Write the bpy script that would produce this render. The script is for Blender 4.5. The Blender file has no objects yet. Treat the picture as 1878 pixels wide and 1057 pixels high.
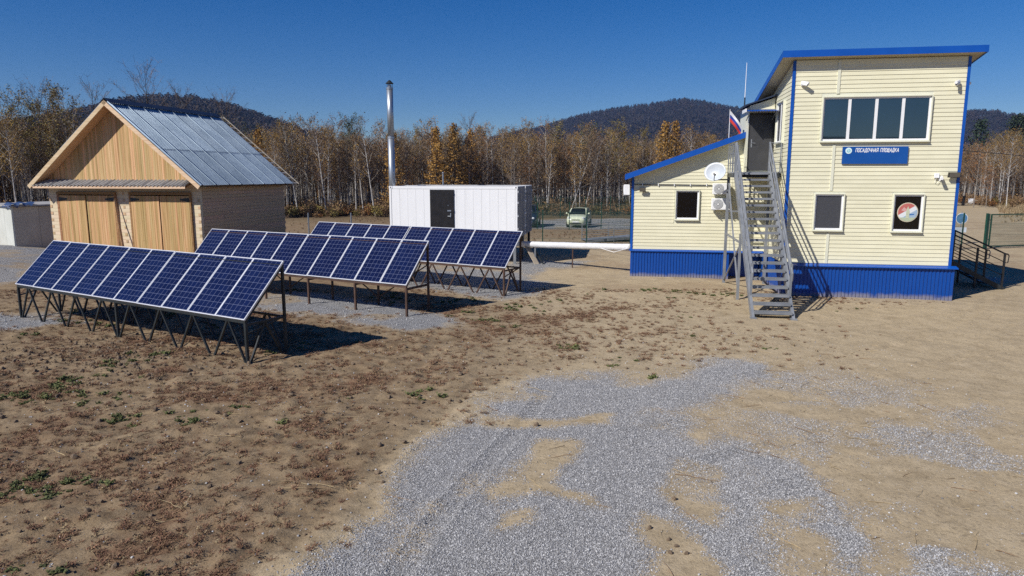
import bpy, bmesh, math, random
import numpy as np
from mathutils import Vector, Matrix

# ------------------------------------------------------------------ camera, sky, sun, exposure
scene = bpy.context.scene
COL = scene.collection
R = math.radians

cam_data = bpy.data.cameras.new('camera')
cam = bpy.data.objects.new('camera', cam_data)
COL.objects.link(cam)
cam_data.sensor_width = 36.0
cam_data.lens = 1279.2 / 1878 * 36.0
cam_data.clip_end = 20000
cam_data.clip_start = 0.1
cam.location = (0, 0, 4.06)
cam.rotation_euler = (R(90 - 9.11), 0, 0)
scene.camera = cam

SUN_AZ, SUN_EL = -126.0, 40.0      # azimuth measured from +Y towards +X
world = bpy.data.worlds.new('World')
scene.world = world
world.use_nodes = True
wn = world.node_tree.nodes
bg = wn['Background']
sky = wn.new('ShaderNodeTexSky')
sky.sky_type = 'NISHITA'
sky.sun_disc = False
sky.sun_elevation = R(SUN_EL)
sky.sun_rotation = R(SUN_AZ)
sky.altitude = 300
sky.air_density = 1.0
sky.dust_density = 0.0
sky.ozone_density = 6.0
hs_ = wn.new('ShaderNodeHueSaturation')      # the deep polarised blue of the autumn sky
hs_.inputs['Hue'].default_value = .513
hs_.inputs['Saturation'].default_value = 1.38
world.node_tree.links.new(sky.outputs[0], hs_.inputs['Color'])
world.node_tree.links.new(hs_.outputs[0], bg.inputs[0])
bg.inputs[1].default_value = 0.066

sd = bpy.data.lights.new('sun', 'SUN')
sd.energy = 5.0
sd.angle = R(0.53)
sd.color = (1.0, 0.955, 0.89)
sun = bpy.data.objects.new('sun', sd)
COL.objects.link(sun)
s_dir = Vector((math.sin(R(SUN_AZ)) * math.cos(R(SUN_EL)), math.cos(R(SUN_AZ)) * math.cos(R(SUN_EL)), math.sin(R(SUN_EL))))
sun.rotation_euler = s_dir.to_track_quat('Z', 'Y').to_euler()
sun.location = (-40, -30, 60)

scene.view_settings.view_transform = 'Standard'
scene.view_settings.look = 'None'
scene.view_settings.exposure = 0.13
scene.view_settings.gamma = 1.0
scene.view_settings.use_curve_mapping = False
scene.cycles.max_bounces = 6
scene.cycles.diffuse_bounces = 3
scene.cycles.glossy_bounces = 3
scene.cycles.volume_bounces = 0
scene.cycles.transparent_max_bounces = 8
scene.cycles.use_adaptive_sampling = True
scene.cycles.use_denoising = False

rnd = random.Random(7)
rng = np.random.default_rng(7)

# ------------------------------------------------------------------ helpers
def tag(o, label=None, cat=None, group=None, kind=None):
    if label: o['label'] = label
    if cat: o['category'] = cat
    if group: o['group'] = group
    if kind: o['kind'] = kind
    return o

def empty(name, loc=(0, 0, 0), rz=0.0, label=None, cat=None, group=None, parent=None):
    o = bpy.data.objects.new(name, None)
    COL.objects.link(o)
    o.location = loc
    o.rotation_euler = (0, 0, rz)
    o.empty_display_size = 0.3
    if parent: o.parent = parent
    return tag(o, label, cat, group)

class MB:
    def __init__(s):
        s.v, s.f, s.m, s.uv = [], [], [], {}
        s.cur = 0
    def add(s, vs, fs):
        b = len(s.v)
        s.v += [tuple(p) for p in vs]
        for f in fs:
            s.f.append(tuple(i + b for i in f)); s.m.append(s.cur)
        return s
    def box(s, x0, x1, y0, y1, z0, z1):
        return s.add([(x0,y0,z0),(x1,y0,z0),(x1,y1,z0),(x0,y1,z0),(x0,y0,z1),(x1,y0,z1),(x1,y1,z1),(x0,y1,z1)],
                     [(0,3,2,1),(4,5,6,7),(0,1,5,4),(1,2,6,5),(2,3,7,6),(3,0,4,7)])
    def bar(s, p, q, w, h=None, up=(0, 0, 1)):
        h = h or w
        p, q = Vector(p), Vector(q); d = (q - p).normalized(); u = Vector(up)
        if abs(d.dot(u)) > 0.98: u = Vector((0, 1, 0))
        a = d.cross(u).normalized() * (w / 2); c = a.cross(d).normalized() * (h / 2)
        vs = [p-a-c, p+a-c, p+a+c, p-a+c, q-a-c, q+a-c, q+a+c, q-a+c]
        return s.add(vs, [(3,2,1,0),(4,5,6,7),(0,1,5,4),(1,2,6,5),(2,3,7,6),(3,0,4,7)])
    def tube(s, pts, r, n=8, caps=True):
        pts = [Vector(p) for p in pts]
        rs = r if isinstance(r, (list, tuple)) else [r] * len(pts)
        b = len(s.v); fs = []
        ref = None
        for i, p in enumerate(pts):
            d = (pts[min(i+1, len(pts)-1)] - pts[max(i-1, 0)]).normalized()
            if ref is None:
                ref = Vector((1, 0, 0)) if abs(d.x) < 0.9 else Vector((0, 1, 0))
            a = (ref - d * ref.dot(d)).normalized(); c = d.cross(a); ref = a
            for k in range(n):
                t = 2 * math.pi * k / n
                s.v.append(tuple(p + (a * math.cos(t) + c * math.sin(t)) * rs[i]))
        for i in range(len(pts) - 1):
            for k in range(n):
                k2 = (k + 1) % n
                fs.append((b+i*n+k, b+i*n+k2, b+(i+1)*n+k2, b+(i+1)*n+k))
        if caps:
            fs.append(tuple(b + k for k in reversed(range(n))))
            e = b + (len(pts)-1)*n
            fs.append(tuple(e + k for k in range(n)))
        s.f += fs; s.m += [s.cur] * len(fs)
        return s
    def lathe(s, prof, n=20, c=(0, 0, 0), ax='z'):
        b = len(s.v); fs = []
        for (r, h) in prof:
            for k in range(n):
                t = 2 * math.pi * k / n
                q = (r*math.cos(t), r*math.sin(t), h)
                if ax == 'y': q = (q[0], h, q[1])
                if ax == 'x': q = (h, q[0], q[1])
                s.v.append((c[0]+q[0], c[1]+q[1], c[2]+q[2]))
        for i in range(len(prof)-1):
            for k in range(n):
                k2 = (k+1) % n
                fs.append((b+i*n+k, b+i*n+k2, b+(i+1)*n+k2, b+(i+1)*n+k))
        s.f += fs; s.m += [s.cur]*len(fs)
        return s
    def prism(s, poly, y0, y1, tf=lambda a, o, z: (a, o, z)):
        """poly = [(a, z)] in a plane, thickness from y0 to y1"""
        n = len(poly); b = len(s.v)
        for y in (y0, y1):
            for (a, z) in poly: s.v.append(tuple(tf(a, y, z)))
        fs = [tuple(b+i for i in range(n)), tuple(b+n+i for i in reversed(range(n)))]
        for i in range(n):
            j = (i+1) % n
            fs.append((b+i, b+n+i, b+n+j, b+j))
        s.f += fs; s.m += [s.cur]*len(fs)
        return s
    def build(s, name, mats, parent=None, smooth=False, bevel=0.0):
        me = bpy.data.meshes.new(name)
        me.from_pydata(s.v, [], s.f)
        mats = mats if isinstance(mats, (list, tuple)) else [mats]
        for m in mats: me.materials.append(m)
        if len(mats) > 1: me.polygons.foreach_set('material_index', s.m)
        bm = bmesh.new(); bm.from_mesh(me)
        bmesh.ops.recalc_face_normals(bm, faces=bm.faces)
        if bevel:
            bmesh.ops.bevel(bm, geom=[e for e in bm.edges if e.is_manifold and e.calc_face_angle(0) > 0.6], offset=bevel, segments=1, affect='EDGES', profile=0.5)
        bm.to_mesh(me); bm.free()
        if smooth: me.polygons.foreach_set('use_smooth', [True]*len(me.polygons))
        o = bpy.data.objects.new(name, me)
        COL.objects.link(o)
        if parent: o.parent = parent
        return o

def copy_tree(o, parent=None):
    c = o.copy(); COL.objects.link(c); c.parent = parent
    for ch in o.children: copy_tree(ch, c)
    return c

# value noise (numpy) used for the lie of the land and for scattering
def _hash(ix, iy, seed):
    h = (ix.astype(np.int64)*374761393 + iy.astype(np.int64)*668265263 + seed*982451653) & 0x7fffffff
    h = ((h ^ (h >> 13)) * 1274126177) & 0x7fffffff
    return ((h ^ (h >> 16)) & 0xffff) / 65535.0
def vnoise(x, y, seed=0):
    x = np.asarray(x, float); y = np.asarray(y, float)
    ix, iy = np.floor(x), np.floor(y); fx, fy = x-ix, y-iy
    fx = fx*fx*(3-2*fx); fy = fy*fy*(3-2*fy)
    a = _hash(ix, iy, seed); b = _hash(ix+1, iy, seed); c = _hash(ix, iy+1, seed); d = _hash(ix+1, iy+1, seed)
    return (a*(1-fx)+b*fx)*(1-fy)+(c*(1-fx)+d*fx)*fy
def fbm(x, y, seed=0, oct=4):
    t, amp, n = 0, 0.5, 0
    for k in range(oct):
        t = t + amp*vnoise(np.asarray(x)*2**k+17*k, np.asarray(y)*2**k-31*k, seed+k); n += amp; amp *= .5
    return t/n

# ------------------------------------------------------------------ materials
def new_mat(name):
    m = bpy.data.materials.new(name); m.use_nodes = True
    nt = m.node_tree; b = nt.nodes['Principled BSDF']
    return m, nt, b
def N(nt, typ, **kw):
    n = nt.nodes.new(typ)
    for k, v in kw.items(): setattr(n, k, v)
    return n
def L(nt, a, b): nt.links.new(a, b)
def mixrgb(nt, fac, a, b, blend='MIX'):
    n = N(nt, 'ShaderNodeMix', data_type='RGBA', blend_type=blend)
    for sock, val in ((n.inputs[0], fac), (n.inputs[6], a), (n.inputs[7], b)):
        if hasattr(val, 'is_linked'): L(nt, val, sock)
        elif isinstance(val, (int, float)): sock.default_value = val
        else: sock.default_value = (*val, 1) if len(val) == 3 else val
    return n.outputs[2]
def math_(nt, op, a, b=None, c=None):
    n = N(nt, 'ShaderNodeMath', operation=op)
    for i, val in enumerate((a, b, c)):
        if val is None: continue
        if hasattr(val, 'is_linked'): L(nt, val, n.inputs[i])
        else: n.inputs[i].default_value = val
    return n.outputs[0]
def ramp(nt, fac, stops):
    n = N(nt, 'ShaderNodeValToRGB')
    cr = n.color_ramp
    while len(cr.elements) < len(stops): cr.elements.new(0.5)
    for e, (p, c) in zip(cr.elements, stops):
        e.position = p; e.color = (*c, 1) if len(c) == 3 else c
    L(nt, fac, n.inputs[0]); return n.outputs[0]
def coords(nt, scale=(1, 1, 1), src='Object', jitter=False):
    t = N(nt, 'ShaderNodeTexCoord'); v = t.outputs[src]
    mp = N(nt, 'ShaderNodeMapping'); mp.inputs['Scale'].default_value = scale
    if jitter:
        oi = N(nt, 'ShaderNodeObjectInfo')
        vm = N(nt, 'ShaderNodeVectorMath', operation='SCALE'); vm.inputs[0].default_value = (37.1, 51.7, 23.3)
        L(nt, oi.outputs['Random'], vm.inputs[3])
        va = N(nt, 'ShaderNodeVectorMath', operation='ADD'); L(nt, v, va.inputs[0]); L(nt, vm.outputs[0], va.inputs[1]); v = va.outputs[0]
    L(nt, v, mp.inputs[0]); return mp.outputs[0]
def noise(nt, vec, scale, detail=4, rough=0.55):
    n = N(nt, 'ShaderNodeTexNoise'); n.inputs['Scale'].default_value = scale
    n.inputs['Detail'].default_value = detail; n.inputs['Roughness'].default_value = rough
    L(nt, vec, n.inputs['Vector']); return n.outputs[0]
def bump(nt, b, h, strength=0.3, dist=0.02):
    n = N(nt, 'ShaderNodeBump'); n.inputs['Strength'].default_value = strength; n.inputs['Distance'].default_value = dist
    L(nt, h, n.inputs['Height']); L(nt, n.outputs[0], b.inputs['Normal']); return n

def pmat(name, c1, c2, scale=3.0, rough=0.6, metal=0.0, stretch=(1, 1, 1), bmp=0.0, bscale=40, rand=0.0, detail=4, spec=0.5, lo=.35, hi=.65):
    m, nt, b = new_mat(name)
    v = coords(nt, stretch, jitter=rand > 0)
    nz = noise(nt, v, scale, detail)
    c = ramp(nt, nz, [(lo, c1), (hi, c2)])
    if rand > 0:
        oi = N(nt, 'ShaderNodeObjectInfo')
        f = math_(nt, 'MULTIPLY_ADD', oi.outputs['Random'], 2*rand, 1-rand)
        hs = N(nt, 'ShaderNodeHueSaturation'); L(nt, c, hs.inputs['Color']); L(nt, f, hs.inputs['Value']); c = hs.outputs[0]
    L(nt, c, b.inputs['Base Color'])
    b.inputs['Roughness'].default_value = rough; b.inputs['Metallic'].default_value = metal
    b.inputs['Specular IOR Level'].default_value = spec
    if bmp: bump(nt, b, noise(nt, v, bscale, 3), bmp)
    return m

M = {}
M['cream'] = pmat('cream_siding', (.71, .68, .49), (.76, .73, .535), 1.3, .45, rand=.025)
M['cream_trim'] = pmat('cream_trim', (.69, .69, .55), (.73, .73, .59), 2, .45)
M['blue'] = pmat('blue_sheet', (.002, .070, .36), (.004, .085, .42), 1.2, .38, rand=.04)
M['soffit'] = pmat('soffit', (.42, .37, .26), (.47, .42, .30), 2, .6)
M['white'] = pmat('white_plastic', (.78, .79, .80), (.84, .85, .86), 3, .4)
M['black'] = pmat('black_metal', (.012, .012, .013), (.022, .022, .024), 6, .45)
M['rubber'] = pmat('rubber', (.015, .015, .016), (.025, .025, .025), 8, .8)
M['steel_grey'] = pmat('grey_painted_steel', (.19, .205, .225), (.27, .285, .305), 2.5, .45, metal=.2)
M['steel_dark'] = pmat('dark_green_steel', (.016, .020, .022), (.030, .036, .038), 3, .5, metal=.2)
M['steel_rust'] = pmat('rusty_primer_steel', (.050, .026, .018), (.10, .055, .038), 3, .7, metal=.1)
M['galv'] = pmat('galvanised_pipe', (.34, .37, .41), (.48, .52, .56), 2, .42, metal=.75, stretch=(1, 1, .4))
M['alu'] = pmat('aluminium_frame', (.72, .74, .76), (.82, .83, .85), 3, .35, metal=.35)
M['green_steel'] = pmat('green_steel', (.006, .045, .030), (.010, .065, .042), 3, .45)
M['green_wire'] = pmat('green_wire', (.03, .07, .055), (.045, .09, .075), 3, .5)
M['grey_door'] = pmat('dark_grey_door', (.040, .040, .042), (.052, .052, .055), 3, .5)
M['brown_door'] = pmat('dark_brown_door', (.012, .011, .011), (.022, .019, .018), 4, .38)
M['insul'] = pmat('white_wrap', (.58, .59, .61), (.68, .69, .70), 6, .5, bmp=.35, bscale=14)
M['cable'] = pmat('cable', (.012, .012, .012), (.02, .02, .02), 6, .6)
M['concrete'] = pmat('concrete', (.30, .28, .25), (.38, .36, .32), 4, .85, bmp=.2, bscale=30)
M['plank_grey'] = pmat('weathered_plank', (.30, .25, .19), (.40, .34, .26), 3, .8, stretch=(1, 1, 8))

def glass_mat(name, base, ior=1.6, rough=.02):
    m, nt, b = new_mat(name)
    v = coords(nt); nz = noise(nt, v, .6, 2)
    L(nt, ramp(nt, nz, [(.3, tuple(.7*x for x in base)), (.7, base)]), b.inputs['Base Color'])
    b.inputs['Roughness'].default_value = rough; b.inputs['IOR'].default_value = ior
    bump(nt, b, noise(nt, v, .9, 1), .05, .02)
    return m
M['glass'] = glass_mat('window_glass', (.012, .024, .032), 2.4)
M['glass_dim'] = glass_mat('window_glass_dim', (.006, .005, .005), 1.35)
M['glass_screen'] = pmat('insect_screen', (.045, .047, .055), (.06, .062, .07), 30, .5)
M['glass_car'] = glass_mat('car_glass', (.008, .010, .012), 1.5)

def wood(name, c1, c2, c3, axis='z', rand=.12, rough=.7, knots=.55):
    m, nt, b = new_mat(name)
    st = {'z': (24, 24, .40), 'x': (.35, 18, 18), 'y': (18, .22, 18)}[axis]
    v = coords(nt, st, jitter=True)
    g = noise(nt, v, 1.0, 5, .6)
    v2 = coords(nt, (1, 1, 1), jitter=True)
    kn = N(nt, 'ShaderNodeTexVoronoi'); kn.inputs['Scale'].default_value = 3.2; L(nt, v2, kn.inputs['Vector'])
    c = ramp(nt, g, [(.28, c1), (.5, c2), (.72, c3)])
    kf = ramp(nt, kn.outputs['Distance'], [(.03, (1, 1, 1)), (.09, (0, 0, 0))])
    c = mixrgb(nt, math_(nt, 'MULTIPLY', kf, knots), c, tuple(.45*x for x in c1))
    oi = N(nt, 'ShaderNodeObjectInfo')
    hs = N(nt, 'ShaderNodeHueSaturation'); L(nt, c, hs.inputs['Color'])
    L(nt, math_(nt, 'MULTIPLY_ADD', oi.outputs['Random'], 2*rand, 1-rand), hs.inputs['Value'])
    L(nt, math_(nt, 'MULTIPLY_ADD', oi.outputs['Random'], -.03, .515), hs.inputs['Hue'])
    L(nt, hs.outputs[0], b.inputs['Base Color'])
    b.inputs['Roughness'].default_value = rough; b.inputs['Specular IOR Level'].default_value = .25
    bump(nt, b, g, .15, .008)
    return m
M['board'] = wood('larch_boards', (.33, .175, .068), (.56, .36, .17), (.70, .50, .28), 'z', .20)
M['gate_board'] = wood('gate_boards', (.31, .17, .065), (.53, .335, .15), (.67, .47, .25), 'z', .18)
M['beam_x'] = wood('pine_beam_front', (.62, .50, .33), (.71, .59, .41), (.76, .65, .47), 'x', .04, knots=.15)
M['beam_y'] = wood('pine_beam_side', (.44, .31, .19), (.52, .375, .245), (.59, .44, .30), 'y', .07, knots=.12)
M['endgrain'] = wood('beam_end_grain', (.46, .31, .17), (.54, .38, .22), (.60, .44, .27), 'z', .15)
M['barge'] = wood('barge_board', (.52, .36, .20), (.66, .50, .32), (.74, .58, .40), 'x', .1)
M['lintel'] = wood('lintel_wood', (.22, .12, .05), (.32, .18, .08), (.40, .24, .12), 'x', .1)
M['lathwood'] = wood('roof_lath', (.30, .26, .20), (.42, .37, .30), (.52, .46, .38), 'y', .1)
M['roofmetal'] = pmat('bare_roof_sheet', (.24, .31, .38), (.33, .41, .48), 1.1, .42, metal=.7, rand=.10)
M['ridgecap'] = pmat('dark_ridge_cap', (.03, .045, .08), (.045, .06, .10), 2, .45, metal=.3)
M['slate'] = pmat('cement_slate', (.28, .27, .26), (.38, .37, .355), 3, .85, rand=.06, bmp=.2)
M['dirtyroof'] = pmat('dirty_container_roof', (.10, .09, .08), (.32, .31, .30), 2, .8)
M['tarp'] = pmat('blue_tarp', (.02, .045, .12), (.035, .07, .17), 3, .5, bmp=.3, bscale=8)
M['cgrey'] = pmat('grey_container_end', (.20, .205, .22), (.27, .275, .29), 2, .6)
M['shed'] = pmat('shed_panel', (.44, .39, .32), (.52, .47, .39), 1.2, .7, rand=.03)
M['shed_edge'] = pmat('shed_pale_panel', (.52, .53, .48), (.60, .61, .56), 1.2, .6)

# container paint: white with a few streaks of dirt
m, nt, b = new_mat('white_container_paint')
v = coords(nt, (2.5, 2.5, .35)); nz = noise(nt, v, 1.6, 5)
L(nt, ramp(nt, nz, [(.20, (.70, .69, .67)), (.36, (.83, .835, .84)), (.7, (.87, .875, .88))]), b.inputs['Base Color'])
b.inputs['Roughness'].default_value = .5
M['cwhite'] = m

# solar cell print: 6 x 10 blue polycrystalline cells on a pale sheet, under glass
m, nt, b = new_mat('solar_cells')
uv = N(nt, 'ShaderNodeUVMap'); uv.uv_map = 'UVMap'
sp = N(nt, 'ShaderNodeSeparateXYZ'); L(nt, uv.outputs[0], sp.inputs[0])
def edge(nt, s, w):
    f = math_(nt, 'FRACT', s); d = math_(nt, 'ABSOLUTE', math_(nt, 'SUBTRACT', f, .5))
    return math_(nt, 'GREATER_THAN', d, .5 - w)
ln = math_(nt, 'MAXIMUM', edge(nt, sp.outputs[0], .020), edge(nt, sp.outputs[1], .020))
fl = N(nt, 'ShaderNodeVectorMath', operation='FLOOR'); L(nt, uv.outputs[0], fl.inputs[0])
oi = N(nt, 'ShaderNodeObjectInfo')
ad = N(nt, 'ShaderNodeVectorMath', operation='ADD'); L(nt, fl.outputs[0], ad.inputs[0]); L(nt, oi.outputs['Random'], ad.inputs[1])
wnz = N(nt, 'ShaderNodeTexWhiteNoise', noise_dimensions='3D'); L(nt, ad.outputs[0], wnz.inputs['Vector'])
vor = N(nt, 'ShaderNodeTexVoronoi'); vor.inputs['Scale'].default_value = 9; L(nt, uv.outputs[0], vor.inputs['Vector'])
cellc = mixrgb(nt, wnz.outputs[0], (.0022, .0055, .034), (.0036, .0095, .054))
cellc = mixrgb(nt, math_(nt, 'MULTIPLY', vor.outputs['Distance'], .35), cellc, (.006, .015, .075))
cellc = mixrgb(nt, math_(nt, 'MULTIPLY', noise(nt, uv.outputs[0], .35, 3), .30), cellc, (.030, .034, .060))
cellc = mixrgb(nt, math_(nt, 'MULTIPLY', oi.outputs['Random'], .35), cellc, (.004, .005, .028))
cc = mixrgb(nt, ln, cellc, (.15, .175, .28))
L(nt, cc, b.inputs['Base Color'])
b.inputs['Roughness'].default_value = .12; b.inputs['IOR'].default_value = 1.3
M['cells'] = m
M['backsheet'] = pmat('panel_backsheet', (.55, .55, .56), (.6, .6, .61), 3, .6)

# ------------------------------------------------------------------ the ground
GRAVEL = [
 [(-2.37,6.04),(-2.35,6.61),(-1.86,7.4),(-1.61,8.06),(-1.58,8.92),(-1.41,10.18),(-0.91,11.28),(-0.4,12.61),(0.51,13.68),(1.76,14.41),(2.83,13.96),(3.38,13.88),(3.95,14.81),(4.64,15.56),(5.34,15.41),(5.67,14.63),(5.17,13.88),(3.95,12.45),(3.16,11.55),(2.73,10.53),(2.94,10.18),(3.41,10.64),(3.86,10.18),(4.23,9.66),(4.22,9.09),(4.35,8.43),(4.64,7.92),(4.73,7.4),(4.88,7.05),(5.31,6.68),(5.6,5.5),(4,2),(0,-3),(-5,-4),(-4,2)],
 [(6.29,13.88),(6.96,13.88),(6.97,12.61),(6.4,12.29),(6.0,12.95)],
 [(7.24,11.84),(8.4,12.29),(8.98,11.98),(7.93,11.28),(6.84,10.41),(6.71,10.77)],
 [(4.69,8.28),(5.36,8.59),(5.04,7.72),(4.6,7.85)],
 [(6.14,8.28),(6.74,8.43),(6.16,7.65),(5.85,7.85)],
 [(5.39,10.08),(5.77,9.86),(5.06,9.28),(4.77,9.46)],
 [(-9.5,24.2),(-7.6,24.6),(-4.15,22.3),(-1.4,19.71),(-1.3,18.5),(-2.92,18.1),(-4.65,19.1),(-6.77,20.1),(-9.2,21.6)],
 [(-7,31),(-4.3,32.31),(-1.95,31.32),(0.5,29.6),(1.6,26.6),(1.0,23.6),(-0.16,22.5),(-1.69,23.6),(-3.6,25.4),(-7,28)],
 [(-0.25,35.68),(1.62,33.8),(3.83,33.36),(2.0,30.2),(1.0,28.5),(0.02,27.89)],
 [(-19,19.5),(-14.42,20.6),(-13.0,20.4),(-12.15,19.18),(-12.97,18.4),(-19,17.6)],
 [(-40,40),(-26,38.4),(-22.5,36.5),(-18.4,26.17),(-20.68,25.13),(-40,28)],
 [(-4,66),(26,70),(24,57),(9,54),(-4,54.5)],
 [(17.5,27.0),(19,26.6),(20.5,27.6),(19,28.2)],
]
SANDHOLE = [
 [(0.05,9.46),(0.39,10.41),(0.98,10.3),(0.87,9.46),(0.59,8.83),(1.08,8.35),(1.16,8.13),(0.77,8.28),(0.33,8.51),(-0.27,8.35),(-0.31,8.59),(0.15,8.83)],
 [(-0.15,7.59),(-0.09,7.99),(0.28,8.06),(0.23,7.72),(-0.06,7.56)],
 [(1.61,7.99),(1.88,7.72),(2.19,7.22),(2.25,6.61),(2.18,6.21),(1.28,6.21),(1.35,6.61),(1.56,7.11),(1.44,7.59)],
 [(3.15,8.2),(3.93,8.43),(3.58,7.92),(3.16,7.85)],
 [(-0.45,11.28),(0.84,11.28),(1.7,11.55),(1.56,11.14),(0.81,10.89),(-0.35,10.96)],
 [(2.0,8.59),(2.65,8.13),(2.4,7.72),(2.07,7.99)],
 [(3.15,7.34),(3.55,7.4),(3.31,7.0),(3.07,7.05)],
 [(4.08,7.11),(4.43,6.89),(4.15,6.61),(3.7,6.61)],
]
def sdist(px, py, poly):
    """signed distance, positive inside"""
    d = np.full(px.shape, 1e9); ins = np.zeros(px.shape, bool)
    n = len(poly)
    for i in range(n):
        x0, y0 = poly[i]; x1, y1 = poly[(i+1) % n]
        ex, ey = x1-x0, y1-y0
        t = np.clip(((px-x0)*ex+(py-y0)*ey)/(ex*ex+ey*ey+1e-12), 0, 1)
        d = np.minimum(d, np.hypot(px-x0-t*ex, py-y0-t*ey))
        c = ((y0 > py) != (y1 > py)) & (px < (x1-x0)*(py-y0)/(y1-y0+1e-12)+x0)
        ins ^= c
    return np.where(ins, d, -d)
def sstep(a, b, x):
    t = np.clip((x-a)/(b-a), 0, 1); return t*t*(3-2*t)
def gravel_mask(x, y):
    w = .22*(fbm(x*1.1, y*1.1, 3, 3)-.5)*np.clip(y/9, .8, 2.5)
    g = np.full(x.shape, -1e9)
    for k, p in enumerate(GRAVEL): g = np.maximum(g, sdist(x, y, p)-(.10 if 1 <= k <= 5 else 0))
    soft = .23+.013*np.maximum(y-8, 0)
    faint = np.ones(x.shape)
    for p in GRAVEL[1:6]: faint = np.minimum(faint, np.where(sdist(x, y, p) > -.6, .55, 1.0))
    g = faint*sstep(-soft*1.5, soft*1.9, g + w*1.8 + .22*(fbm(x*3.1, y*3.1, 8, 3)-.5))
    h = np.full(x.shape, -1e9)
    for p in SANDHOLE: h = np.maximum(h, sdist(x, y, p))
    g = g*(1-.94*sstep(-.26, .22, h + 1.3*w + .2*(fbm(x*4, y*4, 9, 2)-.5)))
    # loose stones thinly strewn over the sand beside the patch
    thin = np.exp(-(((x-6.0)/2.6)**2+((y-10.5)/4.2)**2))*sstep(.46, .66, fbm(x*.9, y*.9, 11, 3))
    thin2 = np.exp(-(((x-5)/1.7)**2+((y-13.8)/1.5)**2))*sstep(.42, .62, fbm(x*1.2, y*1.2, 15, 3))
    # sandy wash inside the patch
    wash = sstep(.50, .74, fbm(x*.8+5, y*.8, 21, 3))*.6 + .35*sstep(1.0, 4.5, x-.15*(y-8))*sstep(.38, .62, fbm(x*1.9, y*1.9, 23, 3))
    return np.clip(np.maximum(g*(1-np.clip(wash, 0, .8)), .55*np.maximum(thin, thin2)), 0, 1)
def weed_mask(x, y):
    left = sstep(.5, -2.2, x-.55*(y-11)*np.clip((y-11)/4, 0, 1) + .0*y)
    near = np.where(y < 11, sstep(-1.6, -3.4, x), left)
    strip = np.exp(-(((x-2.5-(y-16)*.2)/3.6)**2+((y-17.8)/3.0)**2))*.38
    band = sstep(.40, .62, fbm(x*.55, y*.55, 31, 4))
    spots = sstep(.50, .70, fbm(x*1.7, y*1.7, 37, 3))
    m = np.maximum(near, strip)*(.25+.75*band)*(.35+.65*spots)
    m = m*sstep(6.0, 8.2, y + .18*(-x))          # bare along the bottom
    m = m*sstep(24, 20, y)
    mid = sstep(20, 26, y)*sstep(74, 60, y)*.35*band
    return np.clip(np.maximum(m, mid), 0, 1)
TRACKS = [((1.9, 9.9), (6.2, 12.6)), ((3.3, 8.0), (9.5, 11.4)), ((4.6, 13.2), (12.5, 17.0)), ((-.6, 15.6), (7.5, 18.6)), ((-2.0, 5.0), (-.2, 13.4)), ((9, 15), (19, 25))]
def tracks(x, y):
    t_ = np.zeros(np.shape(x))
    for k, ((x0, y0), (x1, y1)) in enumerate(TRACKS):
        ln = math.hypot(x1-x0, y1-y0); dx, dy = (x1-x0)/ln, (y1-y0)/ln
        s = (x-x0)*dx+(y-y0)*dy; c = -(x-x0)*dy+(y-y0)*dx + .25*np.sin(s*.45+k)
        on = sstep(-.2, .8, s)*sstep(ln+.2, ln-.8, s)
        for o in (-.72, .72):
            q = (c-o)/.14
            lug = .5+.5*np.sign(np.sin(s*2*math.pi/.17 + np.abs(c-o)*14))
            t_ = t_ + on*(-.020*np.exp(-q**4)*(.45+.55*lug) + .012*np.exp(-((np.abs(q)-1.35)/.35)**2))
    return t_
def ground_h(x, y):
    h = .10*(fbm(x*.16, y*.16, 51, 2)-.5)*sstep(3, 9, y)*0.6
    h = h + .05*(fbm(x*.9, y*.9, 52, 3)-.5)
    soil = sstep(1.0, -2.5, x)*sstep(30, 18, y)
    h = h + .035*(fbm(x*3.2, y*3.2, 53, 3)-.5)*(.35+soil)
    rough = (.35+1.2*soil)*sstep(34, 22, y)*(1-.75*np.clip(gravel_mask(x, y), 0, 1))
    h = h + .040*(fbm(x*5.5, y*5.5, 54, 3)-.5)*rough + .030*np.maximum(fbm(x*2.3, y*2.3, 55, 2)-.58, 0)*4*rough
    h = h + tracks(x, y)
    m = sdist(x, y, [(-40,41),(-27,39.2),(-23.5,36),(-20.2,29),(-22,27.2),(-40,30)])
    h = h + .38*sstep(-1.5, 2.2, m)
    return h
def axis_pts(segs):
    out = []
    for a, b_, n in segs: out += list(np.linspace(a, b_, n, endpoint=False))
    return out
gx = [-6000, -3500, -2000, -1200, -700, -400, -250, -160, -110, -80, -60] + axis_pts([(-45, -24, 50), (-24, -14, 90), (-14, 14, 440), (14, 24, 90), (24, 45, 50)]) + [45, 60, 80, 110, 160, 250, 400, 700, 1200, 2000, 3500, 6000]
gy = [-3000, -1500, -700, -300, -120, -60, -30, -15, -6] + axis_pts([(0, 5, 24), (5, 16, 230), (16, 26, 140), (26, 40, 80), (40, 80, 110)]) + [80, 90, 105, 125, 150, 190, 250, 350, 500, 700, 1000, 1500, 2200, 3500, 7000]
GX, GY = np.meshgrid(np.array(gx, float), np.array(gy, float))
fx, fy = GX.ravel(), GY.ravel()
near_m = (np.abs(fx) < 60) & (fy > -10) & (fy < 90)
fz = np.where(near_m, ground_h(fx, fy), 0.0)
nx_, ny_ = len(gx), len(gy)
idx = np.arange(nx_*ny_).reshape(ny_, nx_)
quads = np.stack([idx[:-1, :-1], idx[:-1, 1:], idx[1:, 1:], idx[1:, :-1]], -1).reshape(-1, 4)
me = bpy.data.meshes.new('ground')
me.vertices.add(len(fx)); me.vertices.foreach_set('co', np.stack([fx, fy, fz], 1).astype(np.float32).ravel())
me.loops.add(quads.size); me.loops.foreach_set('vertex_index', quads.ravel().astype(np.int32))
me.polygons.add(len(quads)); me.polygons.foreach_set('loop_start', np.arange(0, quads.size, 4, dtype=np.int32))
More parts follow.
